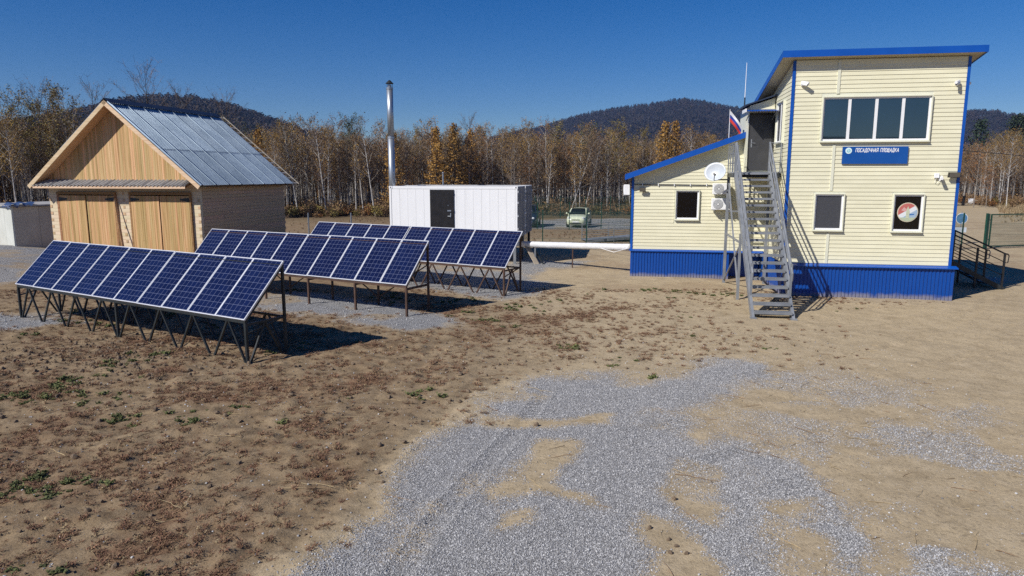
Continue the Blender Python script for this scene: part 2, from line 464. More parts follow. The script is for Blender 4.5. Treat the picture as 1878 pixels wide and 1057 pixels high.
me.polygons.foreach_set('use_smooth', np.ones(len(quads), bool))
me.update(calc_edges=True)
gm = gravel_mask(fx, fy); wm = weed_mask(fx, fy)*(1-gm*.9)
sandy_hole = sstep(-.7, .15, sdist(fx, fy, GRAVEL[0]))
sandy = np.clip(sandy_hole + sstep(-2.5, 3.5, fx+.10*(fy-12)+1.6*(fbm(fx*.35, fy*.35, 61, 3)-.5))*np.maximum(sstep(52, 36, fy), sstep(15, 22, fx)*sstep(125, 100, fy)) + .55*sstep(-.4, .1, gm-.5), 0, 1)
litter = sstep(58, 72, fy)*(1-sstep(20, 30, fx-.30*(fy-40))*sstep(135, 110, fy))
for nm, arr in (('gravel', gm), ('weed', wm), ('sandy', sandy), ('litter', litter)):
    a = me.attributes.new(nm, 'FLOAT', 'POINT'); a.data.foreach_set('value', arr.astype(np.float32))

m, nt, b = new_mat('soil_sand_gravel')
def attr(nt, n):
    a = N(nt, 'ShaderNodeAttribute'); a.attribute_name = n; return a.outputs['Fac']
v = coords(nt, (1, 1, 1))
n_big = noise(nt, v, .45, 5); n_mid = noise(nt, v, 2.6, 6, .62); n_fine = noise(nt, v, 14, 6, .7); n_grit = noise(nt, v, 60, 3, .7)
soil = ramp(nt, n_mid, [(.28, (.100, .063, .034)), (.42, (.190, .132, .075)), (.58, (.285, .208, .123)), (.78, (.37, .283, .18))])
soil = mixrgb(nt, math_(nt, 'MULTIPLY', ramp(nt, n_big, [(.35, (0, 0, 0)), (.65, (1, 1, 1))]), .45), soil, (.285, .212, .132))
sand = ramp(nt, n_mid, [(.25, (.30, .232, .142)), (.5, (.405, .32, .203)), (.75, (.49, .395, .262))])
sand = mixrgb(nt, math_(nt, 'MULTIPLY', ramp(nt, noise(nt, v, .8, 4), [(.4, (0, 0, 0)), (.62, (1, 1, 1))]), .4), sand, (.50, .40, .255))
base = mixrgb(nt, attr(nt, 'sandy'), soil, sand)
base = mixrgb(nt, math_(nt, 'MULTIPLY', ramp(nt, n_fine, [(.30, (1, 1, 1)), (.48, (0, 0, 0))]), .5), base, (.06, .045, .030), 'MIX')
base = mixrgb(nt, math_(nt, 'MULTIPLY', ramp(nt, n_grit, [(.58, (0, 0, 0)), (.70, (1, 1, 1))]), .5), base, (.46, .41, .33))
n_g2 = noise(nt, v, 38, 5, .75)
base = mixrgb(nt, math_(nt, 'MULTIPLY', ramp(nt, n_g2, [(.33, (1, 1, 1)), (.46, (0, 0, 0))]), math_(nt, 'MULTIPLY_ADD', attr(nt, 'sandy'), -.42, .72)), base, (.045, .032, .02))
wd = math_(nt, 'SUBTRACT', math_(nt, 'MULTIPLY_ADD', n_fine, 1.1, attr(nt, 'weed')), .62)
wdf = math_(nt, 'MULTIPLY', math_(nt, 'MINIMUM', math_(nt, 'MAXIMUM', math_(nt, 'MULTIPLY', wd, 3.2), 0.0), 1.0), attr(nt, 'weed'))
base = mixrgb(nt, math_(nt, 'MULTIPLY', wdf, .75), base, mixrgb(nt, n_mid, (.12, .055, .034), (.20, .115, .065)))
# gravel: stones of many greys with sand between them
vo = N(nt, 'ShaderNodeTexVoronoi'); vo.inputs['Scale'].default_value = 58; L(nt, v, vo.inputs['Vector'])
ve = N(nt, 'ShaderNodeTexVoronoi', feature='DISTANCE_TO_EDGE'); ve.inputs['Scale'].default_value = 58; L(nt, v, ve.inputs['Vector'])
sc_ = N(nt, 'ShaderNodeSeparateColor'); L(nt, vo.outputs['Color'], sc_.inputs[0])
stone = ramp(nt, sc_.outputs[0], [(0, (.17, .17, .173)), (.35, (.31, .31, .315)), (.7, (.44, .44, .442)), (1, (.62, .62, .615))])
stone = mixrgb(nt, math_(nt, 'LESS_THAN', ve.outputs['Distance'], .07), stone, (.15, .145, .135))
gmk = math_(nt, 'MULTIPLY_ADD', math_(nt, 'SUBTRACT', n_fine, .5), .9, attr(nt, 'gravel'))
gmk = math_(nt, 'MULTIPLY_ADD', math_(nt, 'SUBTRACT', sc_.outputs[1], .5), .55, gmk)
gf = math_(nt, 'MINIMUM', math_(nt, 'MAXIMUM', math_(nt, 'MULTIPLY_ADD', gmk, 2.5, -.8), 0.0), 1.0)
base = mixrgb(nt, gf, base, stone)
lit = mixrgb(nt, n_mid, (.075, .048, .026), (.20, .15, .085))
base = mixrgb(nt, math_(nt, 'MULTIPLY', attr(nt, 'litter'), math_(nt, 'SUBTRACT', 1.0, gf)), base, lit)
L(nt, base, b.inputs['Base Color'])
b.inputs['Roughness'].default_value = .95; b.inputs['Specular IOR Level'].default_value = .15
hh = math_(nt, 'ADD', math_(nt, 'MULTIPLY', n_mid, .9), math_(nt, 'MULTIPLY', n_fine, .5))
hh = math_(nt, 'ADD', hh, math_(nt, 'ADD', math_(nt, 'MULTIPLY', n_grit, .22), math_(nt, 'MULTIPLY', n_g2, .35)))
hh = math_(nt, 'ADD', hh, math_(nt, 'MULTIPLY', math_(nt, 'MULTIPLY', gf, math_(nt, 'MINIMUM', ve.outputs['Distance'], .3)), .9))
bump(nt, b, hh, .8, .035)
M['ground'] = m
me.materials.append(m)
ground = bpy.data.objects.new('ground', me); COL.objects.link(ground)
tag(ground, kind='structure')

# ------------------------------------------------------------------ hills
def interp(xs, ys, q): return np.interp(q, xs, ys)
HL = [(-75,.0),(-60,.012),(-48,.025),(-41.1,.0361),(-35.6,.0602),(-32.6,.075),(-29.6,.0895),(-28.3,.0965),(-25.8,.1013),(-23.7,.1004),(-21.5,.0931),(-19.6,.0831),(-17.7,.0727),(-15.7,.0605),(-12.9,.0453),(-10.4,.0323),(-7.8,.0251),(-2,.012),(4,.0)]
HR = [(-14,.0),(-8,.022),(-2.6,.0464),(0,.0584),(1.8,.0644),(3.5,.0739),(5.3,.0819),(7.8,.0896),(10.4,.0955),(12.5,.1005),(13.5,.1023),(14.9,.0988),(16.5,.0923),(18.5,.0871),(21.2,.0829),(24.9,.0806),(28.4,.0763),(32,.0742),(33.2,.0744),(34.1,.0718),(35.6,.0645),(37.7,.0557),(41.6,.0414),(50,.03),(62,.014),(75,.0)]
HB = [(120,.0),(140,.03),(165,.050),(185,.062),(205,.058),(225,.04),(250,.0)]
m, nt, b = new_mat('wooded_hillside')
v = coords(nt, (1, 1, 1)); n1 = noise(nt, v, .018, 6, .65); n2 = noise(nt, v, .12, 4, .7)
c = ramp(nt, n1, [(.3, (.018, .016, .015)), (.5, (.032, .026, .023)), (.7, (.050, .036, .027))])
c = mixrgb(nt, math_(nt, 'MULTIPLY', n2, .5), c, (.03, .035, .025))
L(nt, c, b.inputs['Base Color']); b.inputs['Roughness'].default_value = 1.0; b.inputs['Specular IOR Level'].default_value = 0
M['hill'] = m
hill_pts = []
def hill(prof, rho0, w, seed, nphi, sc, scatter):
    ph = np.radians([p[0] for p in prof]); tn = np.array([p[1] for p in prof])
    phis = np.linspace(ph[0], ph[-1], nphi); rhos = np.linspace(rho0-2.2*w, rho0+2.0*w, 42)
    P, Q = np.meshgrid(phis, rhos)
    def height(p, q):
        x, y = q*np.sin(p), q*np.cos(p)
        crest = np.interp(p, ph, tn)*rho0 + (-5.5 if rho0 < 1000 else -1.5)
        t = (q-rho0)/w
        z = crest*np.exp(-(t*t)*1.1)
        rav = (fbm(x/180*sc, y/180*sc, seed, 4)-.5)*.55*np.abs(np.tanh(t*1.6))
        z = z*(1+rav) + (fbm(x/60*sc, y/60*sc, seed+9, 2)-.5)*crest*.03
        return z - 3.0 - 9*np.maximum(np.abs(t)-1.6, 0)
    Z = height(P, Q)
    vs = np.stack([Q*np.sin(P), Q*np.cos(P), Z], -1).reshape(-1, 3)
    n0, n1_ = P.shape
    ii = np.arange(n0*n1_).reshape(n0, n1_)
    qd = np.stack([ii[:-1, :-1], ii[:-1, 1:], ii[1:, 1:], ii[1:, :-1]], -1).reshape(-1, 4)
    me = bpy.data.meshes.new('hill'); me.from_pydata(vs.tolist(), [], qd.tolist()); me.materials.append(M['hill'])
    me.polygons.foreach_set('use_smooth', [True]*len(me.polygons))
    o = bpy.data.objects.new('hill', me); COL.objects.link(o); tag(o, kind='structure')
    if scatter:
        p = rng.uniform(ph[0], ph[-1], scatter); q = rng.uniform(rho0-1.25*w, rho0+.25*w, scatter)
        z = height(p, q)
        hill_pts.append(np.stack([q*np.sin(p), q*np.cos(p), z], 1)[z > 2])
hill(HL, 950, 330, 71, 150, 1.5, 14000)
hill(HR, 1550, 520, 77, 190, 1.0, 22000)
hill(HB, 1500, 500, 83, 60, 1.0, 0)

# ------------------------------------------------------------------ the two-storey station building
BO = (14.45, 22.85, 0.0); BA = R(10)
bld = empty('station_building', BO, -BA, 'two storey cream sided building with blue roof trim, blue plinth and lower lean-to wing', 'building')
def B2W(x, y, z=0.0):
    return Vector((BO[0] + x*math.cos(BA) + y*math.sin(BA), BO[1] - x*math.sin(BA) + y*math.cos(BA), z))
TW, TD, TH, PL = 5.26, 6.5, 7.80, 1.12      # tower width, depth, height at the front, plinth height
ROOF_S = (8.06-7.16)/(4.33+.34)             # fall of the tower roof per metre towards the back
AX0, AY = -10.41, 3.70                      # left end and front plane of the low wing
def roof_top(y): return 8.06 - ROOF_S*(y+.35)
def wing_top(x): return 4.13 + (x+10.70)*(5.71-4.13)/(10.70-6.25)   # top of the wing's fascia along its front

HC_ = .1336
def siding_piece(parent, tf, ul0, ur0, ul1, ur1, z0, z1):
    """two-course lap siding panel; ends may slant from (ul0, ur0) at z0 to (ul1, ur1) at z1"""
    n = max(1, round((z1-z0)/HC_)); h = (z1-z0)/n
    prof = [(-.004, z0)]
    for k in range(n): prof += [(.019, z0+k*h+.001), (.019, z0+k*h+.012), (.004, z0+(k+1)*h-.001)]
    prof += [(-.004, z1-.0005)]
    mb = MB(); vs = []
    for side in (0, 1):
        for (o, z) in prof:
            t = (z-z0)/(z1-z0)
            u = (ul0+(ul1-ul0)*t) if side == 0 else (ur0+(ur1-ur0)*t)
            vs.append(tf(u, o, z))
    k = len(prof)
    fs = [tuple(range(k)), tuple(k+i for i in reversed(range(k)))]
    fs += [(i, k+i, k+(i+1) % k, (i+1) % k) for i in range(k)]
    mb.add(vs, fs)
    return mb.build('siding_panel', M['cream'], parent)
def siding(parent, tf, u0, u1, z0, z1, holes=(), seams=(), lfun=None, rfun=None, topfun=None):
    z = z0
    while z < z1-.02:
        ze = min(z+2*HC_, z1)
        cuts = [(u0, u1)]
        for (a, b_, c, d) in holes:
            ov = min(d, ze)-max(c, z)
            if ov > .35*(ze-z):
                nc = []
                for (p, q) in cuts:
                    if b_ <= p or a >= q: nc.append((p, q)); continue
                    if a > p: nc.append((p, a))
                    if b_ < q: nc.append((b_, q))
                cuts = nc
        for s in seams:
            nc = []
            for (p, q) in cuts:
                if p < s < q: nc += [(p, s-.004), (s+.004, q)]
                else: nc.append((p, q))
            cuts = nc
        for (p, q) in cuts:
            l0, l1 = p, p; r0, r1 = q, q
            if lfun: l0, l1 = max(p, lfun(z)), max(p, lfun(ze))
            if rfun: r0, r1 = min(q, rfun(z)), min(q, rfun(ze))
            if r0-l0 < .02 and r1-l1 < .02: continue
            if r1-l1 < 0.01: l1 = r1-.01 if lfun else l1; r1 = max(r1, l1+.01)
            if r0-l0 < 0.01: continue
            siding_piece(parent, tf, l0, r0, l1, r1, z, ze)
        z = ze
# window on any wall: casing, white frame, panes, sill.  tf maps (u, out, z)
def window(parent, tf, u0, u1, z0, z1, mull=(), glass='glass', split=None):
    c = .030
    mb = MB()
    for (a, b_, p, q) in ((u0-c, u1+c, z1, z1+c), (u0-c, u1+c, z0-c, z0), (u0-c, u0, z0, z1), (u1, u1+c, z0, z1)):
        mb.prism([(a, p), (b_, p), (b_, q), (a, q)], -.01, .090, tf)
    w = mb.build('window', M['cream_trim'], parent)
    fr = MB(); f = .055
    for (a, b_, p, q) in ((u0, u1, z1-f, z1), (u0, u1, z0, z0+f), (u0, u0+f, z0+f, z1-f), (u1-f, u1, z0+f, z1-f)):
        fr.prism([(a, p), (b_, p), (b_, q), (a, q)], -.008, .030, tf)
    fr.build('frame', M['white'], w)
    xs = [u0+f] + [x for mm in mull for x in (mm-.045, mm+.045)] + [u1-f]
    for mm in mull:
        MB().prism([(mm-.045, z0+f), (mm+.045, z0+f), (mm+.045, z1-f), (mm-.045, z1-f)], -.008, .032, tf).build('mullion', M['white'], w)
    for i in range(0, len(xs), 2):
        MB().prism([(xs[i], z0+f), (xs[i+1], z0+f), (xs[i+1], z1-f), (xs[i], z1-f)], -.006, .012, tf).build('pane', M[glass], w)
    sl = MB()
    sl.prism([(u0-c-.01, z0-c-.022), (u1+c+.01, z0-c-.022), (u1+c+.01, z0-c), (u0-c-.01, z0-c)], 0, .115, tf)
    sl.build('sill', M['cream_trim'], w)
    return w

front = lambda u, o, z: (u, -o, z)
wingf = lambda u, o, z: (u, AY-o, z)
leftf = lambda u, o, z: (-TW-o, u, z)
rightf = lambda u, o, z: (o, u, z)

# tower walls
core = MB().prism([(0, PL), (TD, PL), (TD, roof_top(TD)-.25), (0, TH)], -TW, 0, lambda a, o, z: (o, a+.004, z) if a == 0 else (o, a, z)).build('tower_wall', M['cream_trim'], bld)
fw = MB().box(-TW+.01, -.01, -.003, .02, PL, TH-.03).build('front_wall', M['cream_trim'], bld)
win_holes = [(-4.35, -.97, 5.14, 6.66), (-4.40, -3.40, 2.22, 3.53), (-1.95, -.94, 2.20, 3.53)]
siding(fw, front, -TW+.06, -.06, PL+.02, TH-.02, win_holes, seams=(-3.86,))
for (z0, z1) in ((PL+.02, 2.16), (3.58, 5.07), (6.72, TH-.04)):
    MB().prism([(-3.905, z0), (-3.815, z0), (-3.815, z1), (-3.905, z1)], 0, .034, front).build('seam_strip', M['cream_trim'], fw)
lw = MB().prism([(0.06, PL), (AY-.01, PL), (AY-.01, roof_top(AY)-.27), (.06, TH-.02)], -.004, .004, leftf).build('side_wall', M['cream_trim'], bld)
siding(lw, leftf, .06, AY-.02, PL+.02, 7.80, [(.95, 2.25, 5.18, 6.70)],
       rfun=lambda z: AY-.02 if z < roof_top(AY)-.3 else max(.0, (roof_top(0)-.28-z)/ROOF_S))
rw = MB().prism([(0.06, PL), (TD, PL), (TD, roof_top(TD)-.27), (.06, TH-.02)], -.002, .006, rightf).build('side_wall', M['cream_trim'], bld)
for x in (-TW, 0):
    s = -1 if x < 0 else 1
    cb = MB()
    cb.box(x-.055 if s > 0 else x-.03, x+.03 if s > 0 else x+.055, -.034, -.002, PL, TH-.01)
    cb.box(x+.002 if s > 0 else x-.034, x+.034 if s > 0 else x-.002, -.002, .06, PL, TH-.02)
    cb.build('corner_strip', M['blue'], bld)
window(bld, front, -4.29, -1.03, 5.21, 6.60, mull=(-3.47, -2.65, -1.845))
w_l = window(bld, front, -4.34, -3.45, 2.28, 3.46, glass='glass_screen')
w_r = window(bld, front, -1.89, -1.0, 2.27, 3.46, glass='glass_dim')
window(bld, leftf, 1.02, 2.2, 5.25, 6.63, mull=(1.6,), glass='glass_screen')

# corrugated blue plinth, sheet by sheet
def plinth_run(parent, tf, u0, u1, z1, seed):
    r_ = random.Random(seed); u = u0
    while u < u1-.05:
        ue = min(u+1.15, u1); n = max(2, round((ue-u)/.115)); p = (ue-u)/n
        pts = []
        for k in range(n):
            a = u+k*p
            pts += [(a, .012), (a+.30*p, .012), (a+.38*p, .034), (a+.90*p, .034)]
        pts.append((ue, .012))
        zb = -.30 + r_.uniform(-.01, .01)
        vs, fs = [], []
        for (a, o) in pts: vs += [tf(a, o, zb), tf(a, o, z1), tf(a, o-.004, zb), tf(a, o-.004, z1)]
        for k in range(len(pts)-1):
            i, j = 4*k, 4*k+4
            fs += [(i, j, j+1, i+1), (i+2, i+3, j+3, j+2), (i+1, j+1, j+3, i+3), (i, i+2, j+2, j)]
        fs += [(0, 1, 3, 2), tuple(4*(len(pts)-1)+q for q in (0, 2, 3, 1))]
        MB().add(vs, fs).build('plinth_sheet', M['blue_p'], parent)
        u = ue
# blue plinth paint with pale dust splashed up from the ground
m, nt, b = new_mat('blue_plinth_sheet')
v = coords(nt); geo = N(nt, 'ShaderNodeSeparateXYZ'); L(nt, v, geo.inputs[0])
nz = noise(nt, v, 3.5, 4)
dz = math_(nt, 'SUBTRACT', math_(nt, 'MULTIPLY', nz, .34), math_(nt, 'MULTIPLY', geo.outputs[2], 1.0))
df = math_(nt, 'MINIMUM', math_(nt, 'MAXIMUM', math_(nt, 'MULTIPLY_ADD', dz, 5.0, .10), 0.0), .62)
L(nt, mixrgb(nt, df, mixrgb(nt, nz, (.001, .052, .28), (.003, .066, .33)), (.30, .27, .24)), b.inputs['Base Color'])
b.inputs['Roughness'].default_value = .42
M['blue_p'] = m
pl = MB().box(-TW+.02, .12, -.10, TD, -.3, PL-.03).build('plinth', M['blue'], bld)
plinth_run(pl, lambda u, o, z: (u, -.10-o, z), -TW-.02, .12, PL-.06, 1)
plinth_run(pl, lambda u, o, z: (-TW+.02-o, u, z), -.1, AY, PL-.06, 2)
plinth_run(pl, lambda u, o, z: (.12+o, u, z), -.1, TD, PL-.06, 3)
MB().prism([(-.19, PL-.075), (.02, PL-.02), (.02, PL+.012), (-.19, PL-.045)], -TW-.06, .19, lambda a, o, z: (o, a-.03, z)).build('flashing', M['blue'], pl)

# tower roof: slab, blue fascias, soffit
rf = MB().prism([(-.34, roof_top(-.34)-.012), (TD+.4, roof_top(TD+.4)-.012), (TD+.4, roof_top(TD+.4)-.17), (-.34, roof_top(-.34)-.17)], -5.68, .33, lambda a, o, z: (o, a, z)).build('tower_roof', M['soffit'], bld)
fs_ = MB(); fs_.box(-5.70, .35, -.365, -.342, 7.855, 8.065)
fs_.prism([(-.342, 8.06), (TD+.4, roof_top(TD+.4)), (TD+.4, roof_top(TD+.4)-.2), (-.342, 7.86)], -5.70, -5.682, lambda a, o, z: (o, a, z))
fs_.prism([(-.342, 8.06), (TD+.4, roof_top(TD+.4)), (TD+.4, roof_top(TD+.4)-.2), (-.342, 7.86)], .332, .35, lambda a, o, z: (o, a, z))
fs_.build('fascia', M['blue'], rf)
MB().prism([(-.34, roof_top(-.34)+.004), (TD+.4, roof_top(TD+.4)+.004), (TD+.4, roof_top(TD+.4)-.010), (-.34, roof_top(-.34)-.010)], -5.70, .35, lambda a, o, z: (o, a, z)).build('roof_sheet', M['blue'], rf)

# low wing
WX1 = -TW-.012
wt = lambda x: wing_top(x)-.21
wing = MB().prism([(AX0+.02, PL), (WX1, PL), (WX1, wt(WX1)), (AX0+.02, wt(AX0))], AY+.004, AY+5.2).build('wing_wall', M['cream_trim'], bld)
wholes = [(1.66+AX0, 2.66+AX0, 2.31, 3.55)]
siding(wing, wingf, AX0+.06, WX1, PL+.02, wt(WX1)-.02, wholes, seams=(AX0+3.86,),
       lfun=lambda z: AX0+.06 if z < wt(AX0) else AX0 + (z-wt(AX0))/((5.71-4.13)/4.45))
lwl = lambda u, o, z: (AX0-o, u, z)
siding(wing,
       lambda u, o, z: (AX0+.02-o, u, z), AY+.04, AY+5.15, PL+.02, wt(AX0)-.02)
cb = MB(); cb.box(AX0-.035, AX0+.06, AY-.034, AY-.002, PL, wt(AX0)-.0); cb.box(AX0-.035, AX0-.004, AY-.002, AY+.07, PL, wt(AX0)-.0)
cb.build('corner_strip', M['blue'], bld)
window(bld, wingf, 1.72+AX0, 2.60+AX0, 2.37, 3.49, glass='glass_dim')
wp = MB(); wp.box(AX0+.02, AX0+3.86, AY-.05, AY+5.2, -.3, PL-.03); wp.box(AX0+3.86, WX1, AY+.9, AY+5.2, -.3, PL-.03)
wp = wp.build('plinth', M['blue'], bld)
plinth_run(wp, lambda u, o, z: (u, AY-.05-o, z), AX0-.01, AX0+3.86, PL-.06, 5)
plinth_run(wp, lambda u, o, z: (AX0+.02-o, u, z), AY-.05, AY+5.2, PL-.06, 6)
MB().prism([(-.12, PL-.06), (.0, PL-.02), (.0, PL+.012), (-.12, PL-.03)], AX0-.05, WX1, lambda a, o, z: (o, AY+a-.02, z)).build('flashing', M['blue'], wp)
# wing roof
xr = -6.21
wr = MB().prism([(-10.68, wing_top(-10.68)-.012), (xr, wing_top(xr)-.012), (xr, wing_top(xr)-.17), (-10.68, wing_top(-10.68)-.17)], AY-.39, AY+5.6).build('wing_roof', M['soffit'], bld)
fa = MB(); fa.prism([(-10.70, wing_top(-10.70)), (xr, wing_top(xr)), (xr, wing_top(xr)-.215), (-10.70, wing_top(-10.70)-.215)], AY-.415, AY-.392)
fa.box(-10.715, -10.683, AY-.392, AY+5.6, wing_top(-10.7)-.21, wing_top(-10.7)-.005)
fa.build('fascia', M['blue'], wr)
MB().prism([(-10.70, wing_top(-10.70)+.004), (xr, wing_top(xr)+.004), (xr, wing_top(xr)-.010), (-10.70, wing_top(-10.70)-.010)], AY-.40, AY+5.6).build('roof_sheet', M['blue'], wr)
# little lobby over the wing, with the upper door and its canopy
LY = 2.72
lob = MB().prism([(-6.20, 4.18), (WX1-.03, 4.18), (WX1-.03, 6.92), (-6.20, 6.60)], LY, AY+1.3).build('lobby', M['cream_trim'], bld)
siding(lob, lambda u, o, z: (u, LY-.004-o, z), -6.19, WX1-.04, 6.38, 6.62)
MB().prism([(-6.19, 6.622), (WX1-.04, 6.622), (WX1-.04, 6.90), (-6.19, 6.63)], LY-.02, LY-.002).build('siding_panel', M['cream'], lob)
MB().prism([(-6.42, 6.60), (WX1-.03, 6.97), (WX1-.03, 7.02), (-6.42, 6.65)], LY-.22, AY+1.4).build('lobby_roof', M['ridgecap'], lob)
dr = MB().box(-6.16, -5.36, LY-.05, LY-.006, 4.27, 6.30).build('door', M['grey_door'], bld)
hd = MB(); hd.box(-6.10, -6.06, LY-.065, LY-.05, 5.12, 5.42); hd.tube([(-6.08, LY-.06, 5.28), (-6.08, LY-.11, 5.28), (-5.95, LY-.11, 5.27)], .011, 6)
hd.build('handle', M['steel_grey'], dr)
jb = MB(); jb.box(-6.20, -6.162, LY-.06, LY-.005, 4.2, 6.36); jb.box(-5.358, WX1-.03, LY-.06, LY-.005, 4.2, 6.36); jb.box(-6.162, -5.358, LY-.06, LY-.005, 6.302, 6.36)
jb.build('door_frame', M['black'], dr)
can = MB()
n = 12
vs, fs = [], []
for k in range(n*2+1):
    x = -6.42 + (WX1-.02+6.42)*k/(2*n); dz = .025*(k % 2)
    vs += [(x, LY-.01, 6.47+dz), (x, LY-.85, 6.36+dz), (x, LY-.01, 6.462+dz), (x, LY-.85, 6.352+dz)]
for k in range(2*n):
    i = 4*k; fs += [(i, i+4, i+5, i+1), (i+2, i+3, i+7, i+6), (i+1, i+5, i+7, i+3), (i, i+2, i+6, i+4)]
can.add(vs, fs)
cn = can.build('canopy', M['blue_p'], bld)
MB().box(-6.46, -6.425, LY-.87, LY-.01, 6.34, 6.46).build('canopy_edge', M['white'], cn)
MB().bar((-6.3, LY-.02, 6.1), (-6.3, LY-.8, 6.33), .03).bar((-5.4, LY-.02, 6.1), (-5.4, LY-.8, 6.33), .03).build('bracket', M['steel_grey'], cn)

# ------------------------------------------------------------------ outside steel stair
st = empty('steel_staircase', B2W(-6.28, -4.3, 0), -BA, 'grey painted steel staircase climbing to the upper door beside the blue corner strip', 'staircase')
SX0, SX1 = -.55, .56               # stringer centre lines
RUN, RISE, NT = 5.2, 4.2, 20       # foot at y=0, landing edge at y=5.2
def spt(t): return (RUN*t, RISE*t)
for x in (SX0, SX1):
    mb = MB(); y0, z0 = -.05, -.15; y1, z1 = RUN, RISE
    mb.bar((x, y0, z0+.02), (x, y1, z1-.06), .08, .25)
    mb.build('stringer', M['steel_grey'], st)
for k in range(NT):
    t = (k+1)/NT; y, z = spt((k+.5)/NT)[0], RISE*t-.02
    MB().box(SX0+.03, SX1-.03, y-.13, y+.15, z-.065, z).build('tread', M['steel_grey'], st)
LY0, LY1 = RUN, RUN+1.80
lx0, lx1 = SX0-.06, SX1+.40
mb = MB(); mb.box(lx0, lx1, LY0+.002, LY1, 4.17, 4.205); mb.build('landing', M['steel_grey'], st)
mb = MB()
for (p, q) in (((lx0, LY0+.06, 4.09), (lx1, LY0+.06, 4.09)), ((lx0, LY1-.06, 4.09), (lx1, LY1-.06, 4.09)), ((lx0+.05, LY0+.1, 4.09), (lx0+.05, LY1-.1, 4.09)), ((lx1-.05, LY0+.1, 4.09), (lx1-.05, LY1-.1, 4.09))):
    mb.bar(p, q, .08, .15)
mb.build('landing_frame', M['steel_dark'], st)
# handrails
for x in (SX0, SX1):
    mb = MB(); hgt = 1.02
    y0 = .62; z0 = RISE*y0/RUN+hgt-.12
    mb.tube([(x, y0-.12, z0-.36), (x, y0-.14, z0-.14), (x, y0, z0), (x, RUN, RISE+hgt)], .033, 8)
    mb.build('handrail', M['steel_grey'], st)
    for off in (.36, .68):
        MB().tube([(x, .62, RISE*.62/RUN+off), (x, RUN, RISE+off)], .024, 6).build('mid_rail', M['steel_grey'], st)
    for k in range(4):
        y = .64+(RUN-.66)*k/3
        MB().bar((x, y, RISE*y/RUN-.02), (x, y, RISE*y/RUN+hgt-.01), .06, .06).build('rail_post', M['steel_grey'], st)
def landing_rail(p, q, n):
    p, q = Vector(p), Vector(q)
    for off in (1.0, .66, .33): MB().tube([p+Vector((0, 0, off)), q+Vector((0, 0, off))], .02 if off > .9 else .015, 6).build('mid_rail' if off < .9 else 'handrail', M['steel_grey'], st)
    for k in range(n):
        c = p.lerp(q, k/(n-1)); MB().bar(c, c+Vector((0, 0, 1.0)), .035, .035).build('rail_post', M['steel_grey'], st)
landing_rail((lx0+.02, LY0+.03, 4.2), (lx0+.02, LY1-.04, 4.2), 4)
landing_rail((lx0+.02, LY1-.03, 4.2), (lx0+.36, LY1-.03, 4.2), 3)
landing_rail((SX1+.02, LY0+.03, 4.2), (lx1-.02, LY0+.03, 4.2), 2)
# supports
for x in (lx0+.04, lx1-.06):
    if x > 0:
        MB().bar((x, LY1-.15, -.25), (x, LY1-.15, 4.02), .10, .10, (0, 1, 0)).build('support_post', M['steel_grey'], st)
        continue
    MB().bar((x, LY1-.15, -.25), (x, LY1-.15, 4.02), .10, .10, (0, 1, 0)).build('support_post', M['steel_grey'], st)
    MB().bar((x, LY0-2.1, -.25), (x, LY0-2.1, 2.20), .08, .08, (0, 1, 0)).build('support_post', M['steel_grey'], st)
    MB().bar((x, LY0-2.1, 1.9), (x, LY1-.15, 1.9), .05, .06).build('support_brace', M['steel_grey'], st)
    MB().bar((x, LY0-2.05, .35), (x, LY1-.2, 3.9), .05, .05).build('support_brace', M['steel_grey'], st)
    MB().bar((x, LY0-2.05, 1.8), (x, LY1-.2, .15), .045, .045).build('support_brace', M['steel_grey'], st)
MB().bar((lx0+.05, LY1-.15, 2.75), (lx1-.06, LY1-.15, 2.75), .05, .06).build('support_brace', M['steel_grey'], st)
for x in (SX0, SX1): MB().box(x-.09, x+.09, -.12, .08, -.05, .03).build('foot_plate', M['steel_grey'], st)

# ------------------------------------------------------------------ things fixed to the building
def bthing(name, label, cat, x, y, z, group=None, rz=0): return empty(name, B2W(x, y, z), -BA+rz, label, cat, group)
# sign board
sg = bthing('sign_board', 'blue sign board with white lettering and round emblem under the long upper window', 'sign', -2.6, -.03, 4.46)
MB().box(-1.0, 1.0, -.045, 0, 0, .56).build('board', pmat('blue_sign_face', (.004, .070, .30), (.008, .085, .34), 1, .35), sg)
emw = pmat('emblem_white', (.62, .80, .82), (.70, .86, .88), 4, .5); emt = pmat('emblem_teal', (.20, .48, .55), (.26, .54, .60), 4, .5)
def disc(r, y0, y1, cx_, cz_, n=28): return MB().prism([(cx_+r*math.cos(2*math.pi*k/n), cz_+r*math.sin(2*math.pi*k/n)) for k in range(n)], y0, y1)
em = disc(.10, -.052, -.0445, -.815, .425).build('emblem', emw, sg)
ring = MB()
for k in range(6):
    a = k*math.pi/3; ring.prism([(-.815+.06*math.cos(a+q), .425+.06*math.sin(a+q)) for q in (0, .7)]+[(-.815+.022*math.cos(a+q), .425+.022*math.sin(a+q)) for q in (.7, 0)], -.056, -.051)
ring.build('emblem_petals', emt, em)
